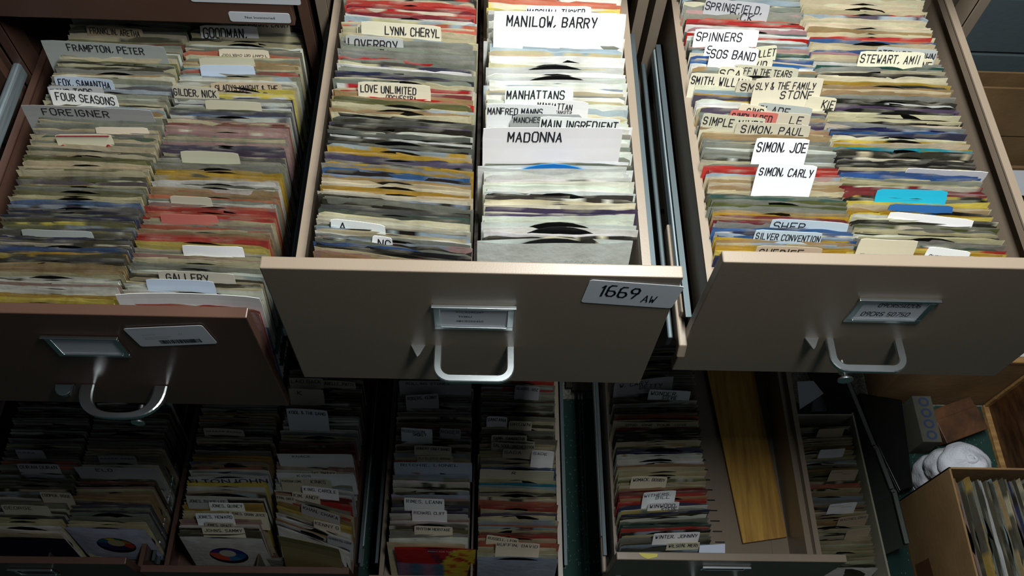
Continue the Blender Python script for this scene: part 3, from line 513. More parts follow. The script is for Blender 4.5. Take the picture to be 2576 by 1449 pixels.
# ------------------------------------------------------------------ lettered cards between the records
ORD = ['', 'first', 'second', 'third', 'fourth', 'fifth', 'sixth', 'seventh', 'eighth', 'ninth', 'tenth', 'eleventh', 'twelfth', 'thirteenth', 'fourteenth', 'fifteenth', 'sixteenth', 'seventeenth', 'eighteenth', 'nineteenth', 'twentieth', 'twenty-first', 'twenty-second', 'twenty-third', 'twenty-fourth', 'twenty-fifth']
KC = dict(w=(244,246,248), c=(222,214,190), g=(176,178,178), t=(188,172,146), b=(190,204,222), h=(250,251,252), r=(196,110,100), k=(196,190,170), u=(30,160,190), n=(40,90,150), o=(124,112,74))
def card(row, txt, L, R, base, col='w', u=(.06, .94), hm=.011, lean=22, curl=.0, wide=False, top=.93, round_=.003, lines=None, type_=False, flip=False, disp=None):
    """ L, R: where its upper corners show; base: picture row where it leaves the records """
    r = ROWS[row]; zs = r['z']+.0005; pyt = (L[1]+R[1])/2; xm = at((L[0]+R[0])/2, pyt, zs+.03).x
    yb = y_at(base, xm, zs); a = radians(lean); lo, hi = 0.002, .16
    for _ in range(30):
        p = (lo+hi)/2; q = proj((xm, yb+p*sin(a), zs+p*cos(a)))[1]
        if q > pyt: lo = p
        else: hi = p
    zt = zs+p*cos(a); A = at(*L, zt); B = at(*R, zt); w = (B-A).length; yaw = math.atan2(B.y-A.y, B.x-A.x); D = .045; H = p+D
    if abs(yaw) > .5: yaw = .5*math.copysign(1, yaw)
    C0 = Vector(((A.x+B.x)/2, yb+p*sin(a), zt))
    T = Matrix.Translation(C0-Vector((0, H*sin(a), H*cos(a)))) @ Matrix.Rotation(yaw, 4, 'Z') @ Matrix.Rotation(-a, 4, 'X')
    cb = curl or random.uniform(-.0015, .0015)
    fn0 = lambda x, z, off=0: (x, cb*(2*x/w)**2-.05*max(0, z-H*.6)**2/.04*(.5 if cb > 0 else 1)-off, z)
    o = MB(); o.col = lin([v*random.uniform(.97, 1.0) for v in KC[col]]); nx = 10; nz = 6; vs = []; fs = []
    for off in (0, -.0005):
        for j in range(nz+1):
            for i in range(nx+1):
                x = (i/nx-.5)*w; z = j/nz*H
                if j == nz and i in (0, nx): x *= 1-2*round_/w*.3; z -= round_*.5
                vs.append(fn0(x, z, off))
    n = nx+1; k0 = n*(nz+1)
    for j in range(nz):
        for i in range(nx):
            q = (j*n+i, j*n+i+1, j*n+n+i+1, j*n+n+i); fs.append(q); fs.append(tuple(k0+v for v in q[::-1]))
    for i in range(nx): a_, b_ = nz*n+i, nz*n+i+1; fs.append((a_, b_, k0+b_, k0+a_))
    for j in range(nz):
        for i in (0, nx): a_, b_ = j*n+i, j*n+n+i; fs.append((a_, b_, k0+b_, k0+a_) if i else (b_, a_, k0+a_, k0+b_))
    o.add(vs, fs); ob = o.build('index_card', CARD); ob.matrix_world = T
    if txt:
        t = MB(); fn = lambda x, z: fn0(x-w/2, z, .0006)
        ls = txt.split('|')
        if type_: printed(t, ls[0], w*.5, H-p*.5-.003, hm, fn, flip=flip)
        else:
            for i, l in enumerate(ls):
                uu = u if i == 0 else (u[0]+(u[1]-u[0])*.45, u[1])
                letter(t, l, uu[0]*w, uu[1]*w, H*1.0-.0035-(i*hm*1.15)-(1-top)*p, hm, fn, thick=.12)
        t.build('lettering', INK, ob)
    cards.append((row, base, ob, col, w, txt, p)); return ob
cards = []
cw = {'w': 'white', 'c': 'cream', 'g': 'grey', 't': 'tan', 'b': 'bluish white', 'h': 'bright white', 'r': 'reddish', 'k': 'beige', 'u': 'cyan', 'n': 'mid blue', 'o': 'olive'}
K = card
q = 'upper_left_l'
K(q,'FRANKLIN, ARETHA',(213,62),(356,72),86,'t'); K(q,'FRAMPTON, PETER',(100,99),(412,116),140,'g',(.2,.82),.012,lean=10)
K(q,'FOX, SAMANTHA',(133,190),(282,200),214,'b'); K(q,'FOUR TOPS',(118,216),(258,218),236,'g',(.05,.8)); K(q,'FOUR SEASONS',(120,223),(290,238),262,'w',(.08,.95),.012)
K(q,'FOREIGNER',(50,262),(380,276),300,'g',(.15,.66),.012,lean=10); K(q,'',(50,577),(230,583),590,'g'); K(q,'',(238,320),(372,322),334,'c')
q = 'upper_left_r'
K(q,'GRAHAM, LARRY',(612,42),(726,46),84,'k',(.02,.98),.013); K(q,'GOODMAN,|BENNY',(502,63),(648,66),92,'w',(.05,.8),.016,lean=25); K(q,'"I CAN\'T GET OVER YOU"',(549,122),(676,126),139,'c',hm=.0062,type_=True,flip=True)
K(q,'GLADYS KNIGHT & THE|PIPS',(530,207),(709,208),224,'t'); K(q,'GILDER, NICK',(430,214),(545,222),246,'k',(.02,.95)); K(q,'',(513,251),(655,258),274,'k'); K(q,'',(500,145),(640,146),162,'k'); K(q,'',(502,163),(640,165),184,'b')
K(q,'',(452,378),(600,384),404,'k'); K(q,'',(425,492),(530,497),512,'k'); K(q,'',(455,617),(610,622),643,'w'); K(q,'GALLERY',(395,679),(588,688),704,'k',(.1,.65),.012); K(q,'',(365,700),(538,706),727,'b'); K(q,'',(290,733),(655,742),762,'w',lean=10,curl=-.004)
K(q,'',(400,538),(545,543),556,'r')
q = 'upper_mid_l'
K(q,'LYNN, CHERYL',(905,52),(1108,66),92,'c',(.3,.98)); K(q,'LOWE, NICK',(892,60),(985,72),84,'k'); K(q,'LOVERBOY',(866,88),(1012,98),114,'g',(.05,.9),.012)
K(q,'LOVE UNLIMITED|ORCHESTRA',(898,203),(1082,214),234,'c',(.04,.8)); K(q,'NC',(930,590),(982,598),606,'w',(.3,.9)); K(q,'LA',(825,548),(965,565),575,'w',(.0,.3))
q = 'upper_mid_r'
K(q,'MARSHALL TUCKER',(1325,14),(1490,16),34,'w',(.02,.9)); K(q,'MANILOW, BARRY',(1243,26),(1578,34),116,'w',(.1,.78),.014,lean=17); K(q,'MANHATTANS',(1272,218),(1445,220),262,'w',(.03,.87),.012,lean=17)
K(q,'MANHATTAN|TRANSFER',(1345,246),(1480,256),292,'w',(.05,.7),.009,lean=17); K(q,'MANFRED MANNS|EARTH BAND',(1224,259),(1402,264),316,'w',(.02,.8),.010,lean=14); K(q,'MANCHESTER, MELISSA',(1285,285),(1476,287),322,'g',(.05,.95),.008,lean=14,round_=.012)
K(q,'MAIN INGREDIENT',(1358,292),(1562,300),328,'w',(.03,.97),.012,lean=14); K(q,'MADONNA',(1216,320),(1570,321),404,'w',(.18,.57),.014,lean=14)
q = 'upper_right_l'
K(q,'SPRINGFIELD,|RICK',(1772,-6),(1935,10),36,'g',(.02,.9)); K(q,'SPINNERS',(1750,72),(1913,75),116,'w',(.04,.74),.012); K(q,'S',(1775,106),(1870,112),140,'w'); K(q,'OLLET',(1905,118),(1963,112),150,'c',(.1,.95))
K(q,'SOS BAND',(1787,112),(1908,122),172,'w',(.02,.95),.012); K(q,'VID',(1880,148),(1951,143),166,'c',(.35,.8)); K(q,'SNIFF N THE TEARS',(1846,160),(2010,172),190,'k',(.02,.9)); K(q,'SCA',(1808,165),(1870,170),186,'c')
K(q,'SMITH, WILLIAM',(1736,181),(1892,192),212,'c',(.03,.95),.012); K(q,'SM',(1855,200),(1960,205),226,'k',(.1,.5)); K(q,'KIE',(2030,240),(2104,246),272,'c',(.55,.95)); K(q,'SLY & THE FAMILY|STONE',(1903,195),(2076,195),268,'c',(.03,.9),.011,lean=22)
K(q,'SLADE',(1905,255),(2042,270),288,'g',(.03,.6)); K(q,'SIMP',(1856,258),(1925,268),284,'c',(.3,.9)); K(q,'SIMPLY RED',(1836,275),(1962,285),300,'r',(.05,.85)); K(q,'LE',(1915,278),(2040,288),306,'k',(.6,.85)); K(q,'SIMPLE MINDS',(1766,284),(1925,298),326,'k',(.03,.97))
K(q,'SIMON, PAUL',(1852,304),(2040,314),336,'k',(.08,.93)); K(q,'SIMON, JOE',(1903,346),(2039,350),410,'h',(.05,.97),.014,lean=24); K(q,'SIMON, CARLY',(1906,407),(2055,416),484,'h',(.05,.95),.014,lean=24)
K(q,'SHEP',(1940,548),(2135,560),570,'b',(.04,.5)); K(q,'SILVER CONVENTION',(1900,577),(2070,586),606,'b',(.03,.98)); K(q,'SHERIFF',(1902,616),(2070,622),642,'t',(.06,.72)); K(q,'SHEENA',(1946,634),(2090,641),652,'r',(.04,.7))
q = 'upper_right_r'
K(q,'STEWART, JOHN',(2206,116),(2360,126),156,'g',(.03,.97),.011); K(q,'STEWART, AMII',(2166,128),(2331,132),168,'c',(.03,.93),.011,lean=28); K(q,'MINE',(2300,146),(2350,148),160,'c'); K(q,'',(2284,422),(2489,432),437,'w',lean=5)
K(q,'',(2205,474),(2385,478),500,'u',lean=34); K(q,'',(2238,512),(2400,518),528,'n',lean=34); K(q,'',(2235,530),(2448,552),556,'h'); K(q,'CUTTING CREW',(2330,618),(2438,632),650,'h',(.1,.95),.008,top=.5); K(q,'',(2165,600),(2312,606),642,'c')
q = 'lower_left_far_l'
K(q,'DURAN DURAN',(40,1166),(146,1168),1188,'g'); K(q,'GEORGE',(0,1268),(120,1272),1290,'k'); K(q,'COOPER, ROSE',(97,1236),(178,1240),1264,'k'); K(q,'~~~~',(37,1130),(108,1132),1150,'g')
q = 'lower_left_far_r'
K(q,'ELO',(185,1172),(392,1176),1204,'g',(.25,.5),.014,lean=12); K(q,'~~~~~ ~~~~',(245,1145),(340,1146),1160,'g')
q = 'lower_left_l'
K(q,'JONES, RICKIE LEE',(466,1252),(571,1255),1276,'g'); K(q,'JONES, QUINCY',(523,1264),(612,1266),1284,'w'); K(q,'JONES, ORAN JUICE',(572,1284),(670,1290),1302,'c'); K(q,'JONES, HOWARD',(490,1291),(586,1292),1320,'w',(.04,.96))
K(q,'JONES, GRACE',(512,1313),(586,1316),1330,'k'); K(q,'JOHNS, SAMMY',(506,1327),(613,1328),1341,'c'); K(q,'~~~~~~ ~~~~~',(510,1075),(612,1080),1092,'k')
q = 'lower_left_r'
K(q,'LAID BACK',(726,950),(812,952),976,'k'); K(q,'LABELLE, PATTI',(803,955),(893,960),974,'k'); K(q,'K',(724,976),(812,980),1016,'k',(.25,.42),.014); K(q,'KOOL & THE GANG',(718,1024),(822,1030),1078,'w'); K(q,'KNACK',(696,1140),(886,1141),1172,'w',(.2,.5),.009,lean=12)
K(q,'KLYMAXX',(786,1182),(845,1184),1194,'c'); K(q,'KISS',(694,1188),(892,1192),1218,'w',(.26,.5),.010,lean=12); K(q,'KINKS',(758,1202),(832,1205),1226,'k',(.3,.8)); K(q,'KINGDOM COME',(704,1202),(760,1204),1232,'k'); K(q,'KING, CAROLE',(756,1220),(848,1230),1250,'w')
K(q,'KIM, ANDY',(731,1237),(801,1246),1258,'c'); K(q,'KIHN, GREG',(690,1244),(738,1250),1262,'k'); K(q,'KHAN, CHAKA',(748,1265),(846,1296),1306,'g',(.06,.95)); K(q,'KENNY G',(782,1306),(850,1322),1334,'c'); K(q,'KENDRICKS, EDDIE',(816,1344),(882,1362),1372,'g')
K(q,'',(690,1338),(846,1372),1424,'o',lean=13)
q = 'lower_mid_l'
K(q,'ROLLING STONES',(1003,956),(1186,957),992,'g',(.1,.7),.010,lean=12); K(q,'ROGERS, KENNY',(1022,994),(1105,990),1024,'g'); K(q,'ROBINSON,|SMOKEY',(1007,1075),(1086,1080),1110,'w',(.03,.8),.009); K(q,'ROGER',(1105,1077),(1158,1080),1100,'g')
K(q,'ROBERT CRAY BAND',(1041,1119),(1135,1123),1144,'c'); K(q,"R.J.'S LATEST ARRIVAL",(1048,1146),(1140,1148),1160,'k'); K(q,'RITCHIE, LIONEL',(990,1162),(1188,1164),1188,'b',(.09,.89),.011,lean=12)
K(q,'RIMES, LEANN',(1015,1252),(1117,1256),1280,'w'); K(q,'RICHARD, CLIFF',(1035,1281),(1124,1284),1308,'w'); K(q,'RHYTHM HERITAGE',(1041,1322),(1138,1326),1342,'c')
q = 'lower_mid_r'
K(q,'SCAGGS, BOZ',(1294,967),(1356,972),1000,'g'); K(q,'SANTANA',(1224,1046),(1276,1048),1070,'w'); K(q,'BROWN',(1280,1058),(1338,1060),1078,'c'); K(q,'SANG, SAMANTHA',(1236,1094),(1326,1096),1112,'c'); K(q,'SANFORD TOWNSEND',(1250,1104),(1345,1110),1122,'k')
K(q,'SALSOUL ORCHESTRA',(1235,1112),(1345,1118),1134,'k',(.05,.98)); K(q,'SAGA',(1264,1128),(1336,1132),1152,'k'); K(q,'SADE',(1336,1130),(1393,1134),1172,'w',(.08,.7),.009); K(q,'R',(1207,1180),(1395,1186),1204,'c',(.43,.5),.012,lean=12)
K(q,'RUSSELL, LEON',(1221,1345),(1302,1356),1366,'c'); K(q,'RUFFIN, DAVID',(1246,1360),(1357,1367),1394,'c',(.03,.95),.010)
q = 'lower_right'
K(q,'W, CARY|BETTY',(1550,962),(1700,944),984,'g',(.1,.85)); K(q,'WONDER,|STEVIE',(1633,979),(1738,984),1004,'w',(.05,.7)); K(q,'WOMACK, BOBBY',(1589,1197),(1680,1198),1222,'c'); K(q,'WITHERS,|BILL',(1622,1238),(1705,1232),1266,'w',(.04,.85),.009)
K(q,'WINWOOD,|STEVE',(1633,1265),(1712,1262),1280,'w'); K(q,'WINTER, JOHNNY',(1647,1342),(1764,1338),1366,'w',(.05,.95)); K(q,'WILSON, MERI',(1680,1365),(1763,1363),1380,'c')
q = 'tray'
K(q,'',(2062,1080),(2128,1076),1098,'t'); K(q,'~~~~~|~~~~',(2092,1182),(2162,1180),1208,'t',hm=.006); K(q,'~~~~~~|~~~~~',(2090,1268),(2160,1262),1288,'w',hm=.006); K(q,'BACHELORS',(2115,1302),(2190,1293),1318,'t',hm=.008); K(q,'',(2135,1334),(2196,1326),1352,'t'); K(q,'',(2066,1132),(2130,1128),1148,'w')
byrow = {}
for c in cards: byrow.setdefault(c[0], []).append(c)
for row, cs in byrow.items():
    cs.sort(key=lambda c: -c[1])
    for i, c in enumerate(cs):
        size = 'full width' if c[4] > .14 else 'narrow'; what = 'lettered' if c[5] else 'blank'
        o = ORD[i+1]; n_ = 'front' 
        lab = f"{size} {cw[c[3]]} {what} card, {o} from front, {ROWS[row]['at'].replace('long grey ', '').replace(' on the floor', '').replace(' of the ', ' of ')}"
        tag(c[2], lab, 'card', f"cards in the {ROWS[row]['at']}")

# ------------------------------------------------------------------ records whose faces show at the front of a row
def face_sleeve(L, R, z, lean, w, label, col, disc_cols=None, hole=.045, art=None, back=0, rise=0, name='record_sleeve', group=None):
    A = at(*L, z); B = at(*R, z); a = radians(lean); yaw = math.atan2(B.y-A.y, B.x-A.x); h = w*1.0; t = .0022; C0 = (A+B)/2
    T = Matrix.Translation(C0-Vector((0, h*sin(a), h*cos(a)))) @ Matrix.Rotation(yaw, 4, 'Z') @ Matrix.Rotation(-a, 4, 'X')
    o = MB(); c = lin(col); o.col = c
    if art:
        n = 26; vs = []; cs = []; fs = []
        for j in range(n+1):
            for i in range(n+1): vs.append(((i/n-.5)*w, -t*sin(pi*i/n)*.6-.0011, j/n*h)); cs.append(lin(art(i/n, j/n)))
        for j in range(n):
            for i in range(n): q_ = j*(n+1)+i; fs.append((q_, q_+1, q_+n+2, q_+n+1))
        o.add(vs, fs, cs)
    elif disc_cols:
        n = 48; vs = []; fs = []
        for k in range(n):
            th = 2*pi*k/n; dx, dz = cos(th), sin(th); s_ = .5/max(abs(dx), abs(dz))
            for f_ in (0, .5, 1):
                rr = hole*(1-f_)+w*s_*f_; vs.append((dx*rr, -t*(1-f_*f_)-.0011, h/2+dz*(hole*(1-f_)+h*s_*f_)))
        for k in range(n):
            p_, q_ = 3*k, 3*((k+1) % n)
            for f_ in (0, 1): fs.append((p_+f_, p_+f_+1, q_+f_+1, q_+f_))
        o.add(vs, fs)
    else:
        n = 16; vs = []; fs = []
        for j in range(9):
            for i in range(n+1):
                u = i/n; vs.append(((u-.5)*w, -t*sin(pi*u)*(1+.8*(j/8)**3)-.0009, h*j/8-(.0015*sin(9*u) if j == 8 else 0)))
        for j in range(8):
            for i in range(n): q_ = j*(n+1)+i; fs.append((q_, q_+1, q_+n+2, q_+n+1))
        o.add(vs, fs)
    n = 16; vs = []; fs = []
    for j in range(9):
        for i in range(n+1): u = i/n; vs.append(((u-.5)*w, t*sin(pi*u)+.0003, h*j/8+back*(j/8)**6*sin(pi*u)))
    for j in range(8):
        for i in range(n): q_ = j*(n+1)+i; fs.append((q_+1, q_, q_+n+1, q_+n+2))
    o.add(vs, fs)
    ob = o.build(name, PAPER); ob.matrix_world = T; tag(ob, label, 'record', group)
    d = add_disc(ob, h, rise)
    if disc_cols:
        lb = MB(); n = 40; vs = []; cs = []; fs = []
        for k in range(n):
            th = 2*pi*k/n+pi/2
            for rr in (.0195, .032, .0435): vs.append((rr*cos(th), -.0012, rr*sin(th))); cs.append(lin(disc_cols[int(k/n*len(disc_cols))]))
        for k in range(n):
            p_, q_ = 3*k, 3*((k+1) % n)
            for f_ in (0, 1): fs.append((p_+f_, q_+f_, q_+f_+1, p_+f_+1))
        lb.add(vs, fs, cs); lb.col = lin((200, 198, 188) if disc_cols[0][2] > 80 else (186, 176, 130)); lb.add([(.0195*cos(2*pi*k/24), -.0010, .0195*sin(2*pi*k/24)) for k in range(24)], [tuple(range(24))])
        l = lb.build('disc_label', CARD, ob); l.location = d.location
    return ob
RB = [(200,190,60),(30,110,130),(24,60,110),(60,30,90),(20,40,80),(180,60,40),(170,120,40),(40,110,90)]
fa = face_sleeve((163,1326),(362,1332),.30,9,.184,'pale lilac sleeve showing a rainbow disc label, front of the far left lower drawer',(190,196,222),RB, rise=.004)
fb = face_sleeve((443,1350),(667,1356),.325,10,.187,'milky white sleeve with blue and orange disc label, front of the left lower drawer',(206,208,204),[(30,30,90),(60,40,130),(200,90,60),(220,80,40),(60,120,170),(30,90,140),(40,60,140),(80,50,150)], rise=.002)
def art(u, v):
    if v > .965: return (206, 60, 50) if u < .8 else (214, 196, 60)
    cx, cy = u-.42, v-.30; rr = math.hypot(cx, cy*1.05)
    if v < .52 and u < .58: return (120+int(40*sin(20*u)), 120, 150)
    if .56 < rr < .60 and u > .45: return (150, 40, 36)
    if u > .55+(v-.5)*.35: return (214, 190, 60) if sin(23*u+9*v)*sin(17*v) < .5 else (200, 90, 50)
    return (184, 36, 40) if sin(11*u+3*v) < .8 else (110, 40, 60)
fc = face_sleeve((992,1376),(1196,1382),.335,9,.186,'red and yellow picture sleeve with a ring pattern, front of the middle lower drawer',(200,60,50),art=art,name='picture_sleeve')
t = MB(); printed(t, 'READY FOR THE W', .015, .170, .0075, lambda x, z: (x, -.0026, z)); t.build('lettering', CARD, fc)
fd = face_sleeve((1203,1402),(1402,1407),.335,9,.184,'light blue sleeve gaping over its black disc, front of the middle lower drawer',(178,190,212), rise=.0035, back=.003)
fe = face_sleeve((-40,1352),(160,1356),.297,9,.184,'dark violet sleeve below a cream one, front left corner of the far left lower drawer',(26,18,52),name='picture_sleeve')
fg = face_sleeve((1203,606),(1594,606),1.503,11,.184,'milky white sleeve with a pencilled note, front of the right row, middle upper drawer',(222,230,228), rise=.0042, back=.002)
t = MB(); letter(t, '~~~~~~', .012, .052, .158, .008, lambda x, z: (x, -.0056, z), .05); letter(t, '~~~', .030, .050, .147, .008, lambda x, z: (x, -.0056, z), .05); letter(t, '~~', .040, .055, .137, .008, lambda x, z: (x, -.0056, z), .05)
t.build('pencil_note', mat('pencil', (150, 158, 160), .8), fg)
ff = face_sleeve((1204,418),(1578,420),1.510,9,.184,'white sleeve with bright blue disc edge, in front of the tall white divider',(232,236,236), rise=.0045)
ff.children[0].data = DISCME.copy(); ff.children[0].data.materials.clear(); ff.children[0].data.materials.append(mat('blue_vinyl', (20, 120, 200), .35)); ff.children[0]['label'] = 'bright blue disc'
for (lx, ly, rx, ry, n_) in ((1216,104,1560,108,'behind the wide name divider'),(1220,170,1575,172,'behind the middle name cards'),(1222,196,1582,198,'just behind the middle name cards')):
    f_ = face_sleeve((lx, ly), (rx, ry), 1.506, 9, .184, f'clean white sleeve with a black disc peeping out, {n_}', (232,234,234), rise=.0045)
for L_, R_, z_, tx, col, hh, lb_ in (((1543,1058),(1760,1058),.603,'SEND   ONE   YOUR   LOVE',(196,188,150),.0115,'cream picture sleeve printed with serif capitals, in the right lower drawer'),((470,1200),(680,1198),.338,'ELTON JOHN',(214,216,214),.028,'white picture sleeve with heavy navy capitals, in the left lower drawer')):
    f_ = face_sleeve(L_, R_, z_, 13, .186, lb_, col, name='picture_sleeve')
    t = MB(); printed(t, tx, 0, .184-hh*.72-.003 if hh < .02 else .184-hh*.72+.001, hh, lambda x, z: (x, -.0056, z), sx=.95 if hh < .02 else 1.1); t.build('lettering', INK if hh < .02 else mat('navy_ink', (24, 36, 96), .6), f_)
# cream strip with two red dots, and odds and ends
s_ = card('upper_left_l', '', (138,338), (281,338), 362, 'c', lean=20); cards.pop(); s_.name = 'paper_strip'; tag(s_, 'cream paper strip with a red edge and two red dots, in the left upper drawer', 'paper strip')
RED = mat('red_ink', (150, 40, 52), .6); me = s_.data; xs = [v.co.x for v in me.vertices]; zt_ = max(v.co.z for v in me.vertices)
t = MB()
for sx_ in (-1, 1): t.prism([(sx_*(max(xs)-.008)+.0032*cos(2*pi*k/12), zt_-.019+.0032*sin(2*pi*k/12)) for k in range(12)], -.0032, -.002, 'y')
t.box(min(xs)+.003, max(xs)-.003, -.0028, -.0016, zt_-.0022, zt_-.0012); t.build('dot_print', RED, s_)
def sheet(name, lab, cat, pts, col, thick=.0006, mt=CARD, group=None):
    o = MB(); o.col = lin(col); n = len(pts); vs = [tuple(p) for p in pts]+[(p[0], p[1], p[2]-thick) for p in pts]
    o.add(vs, [tuple(range(n)), tuple(range(2*n-1, n-1, -1))]+[(i, i+n, (i+1) % n+n, (i+1) % n) for i in range(n)])
    return tag(o.build(name, mt), lab, cat, group)
# thin plywood board lying in the empty half of the right lower drawer
P4 = [at(1868,1368,.408), at(1978,1352,.408), at(1893,930,.412), at(1776,928,.412)]
o = MB(); vs = [tuple(p) for p in P4]+[(p.x, p.y, p.z+.006) for p in P4]; o.add(vs, [(3,2,1,0),(4,5,6,7),(0,1,5,4),(1,2,6,5),(2,3,7,6),(3,0,4,7)])
tag(o.build('wooden_board', PLY), 'long yellowish plywood board lying in the empty half of the right lower drawer', 'board')
p = at(1625,1400,.6215)
sheet('paper_scrap', 'small crumpled yellow paper scrap stuck on the edge of the right lower drawer', 'paper scrap', [at(1606,1391,.6222), at(1655,1393,.6222), at(1653,1401,.6222), at(1630,1406,.6222), at(1615,1400,.6222)], (200,190,90), .0008)
a_, b_, c_, d_ = at(1758,1392,.60), at(1824,1394,.60), at(1824,1368,.60), at(1760,1372,.60)
sheet('envelope', 'pale blue envelope corner behind the last cards of the right lower drawer', 'envelope', [a_, b_, c_, d_], (176,186,206))

# gaping white sleeve and olive box end at the front of the left lower drawer
g_ = face_sleeve((664,1406),(866,1412),.314,2,.172,'white sleeve gaping over a black disc, front right of the left lower drawer',(206,208,206), rise=.001, back=.018)

# long grey record tray on the floor
tr = empty('record_tray', (0, 0, 0)); tag(tr, 'long narrow grey board tray packed with singles, on the floor beside the right cabinet', 'tray')
def slab(name, parent, pts, z0, z1, th, mt):
    (xa, ya), (xb, yb_) = pts; d = Vector((xb-xa, yb_-ya, 0)).normalized(); n_ = Vector((-d.y, d.x, 0))*th; o = MB()
    q4 = [(xa, ya), (xb, yb_), (xb+n_.x, yb_+n_.y), (xa+n_.x, ya+n_.y)]; o.prism(q4, z0, z1, 'z'); return o.build(name, mt, parent, bevel=.0008)
slab('side_wall', tr, ((1.0235, -.10), (1.0135, .392)), .004, .206, .005, GREYB); slab('side_wall', tr, ((.812, .392), (.816, -.10)), .004, .200, .004, GREYB)
slab('end_wall', tr, ((1.0135, .388), (.812, .384)), .004, .206, .004, GREYB); slab('end_wall', tr, ((.816, -.10), (1.0235, -.10)), .004, .20, .004, GREYB)
o = MB(); o.box(.812, 1.02, -.10, .39, .001, .005); o.build('tray_floor', GREYB, tr)
# grey translucent lid standing on edge beside it
ld = empty('plastic_lid'); tag(ld, 'long grey plastic lid standing on edge between the tray and black case', 'lid')
GP = mat('grey_plastic', (92, 98, 94), .45); GR = mat('grey_plastic_rim', (112, 120, 116), .4)
o = MB(); lp = [(1.006, .62), (1.0644, .309), (1.070, .300), (1.0877, .191), (1.0922, .1826), (1.096, .05)]
for (xa, ya), (xb, yb_) in zip(lp, lp[1:]): o.add([(xa-.018, ya, .002), (xb-.018, yb_, .002), (xb, yb_, .188), (xa, ya, .188)], [(0, 1, 2, 3)])
for (xa, ya), (xb, yb_) in zip(lp, lp[1:]): o.add([(xa+.002, ya, .188), (xb+.002, yb_, .188), (xb-.016, yb_, .002), (xa-.016, ya, .002)], [(0, 1, 2, 3)])
o.build('lid_panel', GP, ld)
for (xa, ya), (xb, yb_) in zip(lp, lp[1:]): slab('lid_rim', ld, ((xa, ya), (xb, yb_)), .184, .189, -.011, GR)
# black case
bn = empty('black_case'); tag(bn, 'flat black plastic case in the dark between the grey lid and the wrapped towel', 'case')
bp_ = [(1.116, .52), (1.125, .40), (1.146, .311), (1.170, .222), (1.212, .235), (1.238, .5)][::-1]
o = MB(); o.prism(bp_, .001, .044, 'z'); o.build('case_body', BLACK, bn, bevel=.004)
o = MB(); cxm = sum(p[0] for p in bp_)/6; cym = sum(p[1] for p in bp_)/6; o.prism([(cxm+(p[0]-cxm)*.98, cym+(p[1]-cym)*.98) for p in bp_], .0445, .052, 'z'); o.build('case_lid', BLACK, bn, bevel=.003)
# printed carton with rings
cr = empty('printed_carton'); tag(cr, 'grey carton printed with blue rings, on the floor behind the wrapped towel', 'carton')
o = MB(); o.box(1.243, 1.298, .352, .49, 0, .10); o.build('carton_body', mat('printed_board', (84, 84, 74), .85, noise=.2, nscale=20), cr, bevel=.002)
BLUEI = mat('blue_ink', (44, 58, 92), .7)
for k in range(4):
    o = MB(); cy_ = .372+k*.033; n = 24; vs = []
    for t_ in range(n): 
        for rr in (.009, .0155): vs.append((1.272+rr*cos(2*pi*t_/n), cy_+rr*.9*sin(2*pi*t_/n), .1008))
    o.add(vs, [(2*t_, 2*t_+1, 2*((t_+1) % n)+1, 2*((t_+1) % n)) for t_ in range(n)]); o.build('ring_print', BLUEI, cr)
o = MB(); TL = Matrix.Translation((1.385, .440, .036)) @ Matrix.Rotation(.35, 4, 'Z') @ Matrix.Rotation(.18, 4, 'X')
o.box(-.070, .070, -.050, .050, -.02, .022, T=TL); o.box(-.071, .071, -.051, .020, .0225, .027, T=TL)
tag(o.build('leather_pouch', mat('brown_leather', (104, 68, 42), .5, col2=(62, 40, 26), nscale=14, bump=.6, bscale=60), bevel=.012), 'flat brown leather pouch on the floor behind the white towel', 'pouch')
# white towel folded over and over into a bundle
o = MB(); nu, nv = 120, 72; vs = []; fs = []
ph_ = [random.uniform(0, 6.28) for _ in range(12)]
for j in range(nv+1):
    v = j/nv; lay = abs(sin(3*pi*(v*.93+.02)))**.35; dome = .28+.72*math.sqrt(max(0, 1-max(0, (v-.66)/.34)**2))
    for i in range(nu):
        a1 = 2*pi*i/nu; lay2 = abs(sin(3*pi*(v*.93+.02)+.35*sin(a1+.7)))**.35
        k = (.056+.020*lay2-.008*v)*dome; fade_ = min(1, (1-v)*3)
        k += fade_*(.004*sin(2*a1+ph_[0]+5*v)+.003*sin(3*a1+ph_[1]-7*v)+.0018*sin(5*a1+ph_[2]+17*v)+.0012*sin(9*a1-23*v+ph_[3])+random.uniform(-.0007, .0007))
        zz = .215*v+.006*sin(2*a1+ph_[4])*v+.005*sin(k*160+ph_[5]+2*a1)*max(0, v-.7)*3+random.uniform(-.0005, .0005)
        vs.append((1.312+k*cos(a1)*1.12-.014*v, .268+k*.92*sin(a1)-.004*v, zz))
for j in range(nv):
    for i in range(nu): fs.append((j*nu+i, j*nu+(i+1) % nu, (j+1)*nu+(i+1) % nu, (j+1)*nu+i))
b0 = nv*nu; top_ = vs[b0:b0+nu]; cxt = sum(p[0] for p in top_)/nu; cyt = sum(p[1] for p in top_)/nu; prev = b0
for c in range(1, 9):
    f_ = 1-c/8
    for i, p in enumerate(top_): vs.append((cxt+(p[0]-cxt)*f_, cyt+(p[1]-cyt)*f_, p[2]*f_+.224*(1-f_)+.004*sin(c*1.1+3*sin(2*pi*i/nu))*f_))
    nb = len(vs)-nu
    for i in range(nu): fs.append((prev+i, prev+(i+1) % nu, nb+(i+1) % nu, nb+i))
    prev = nb
o.add(vs, fs)
tag(o.build('towel', CLOTH, smooth=True), 'white terry towel folded into an upright bundle behind the cardboard box', 'towel')
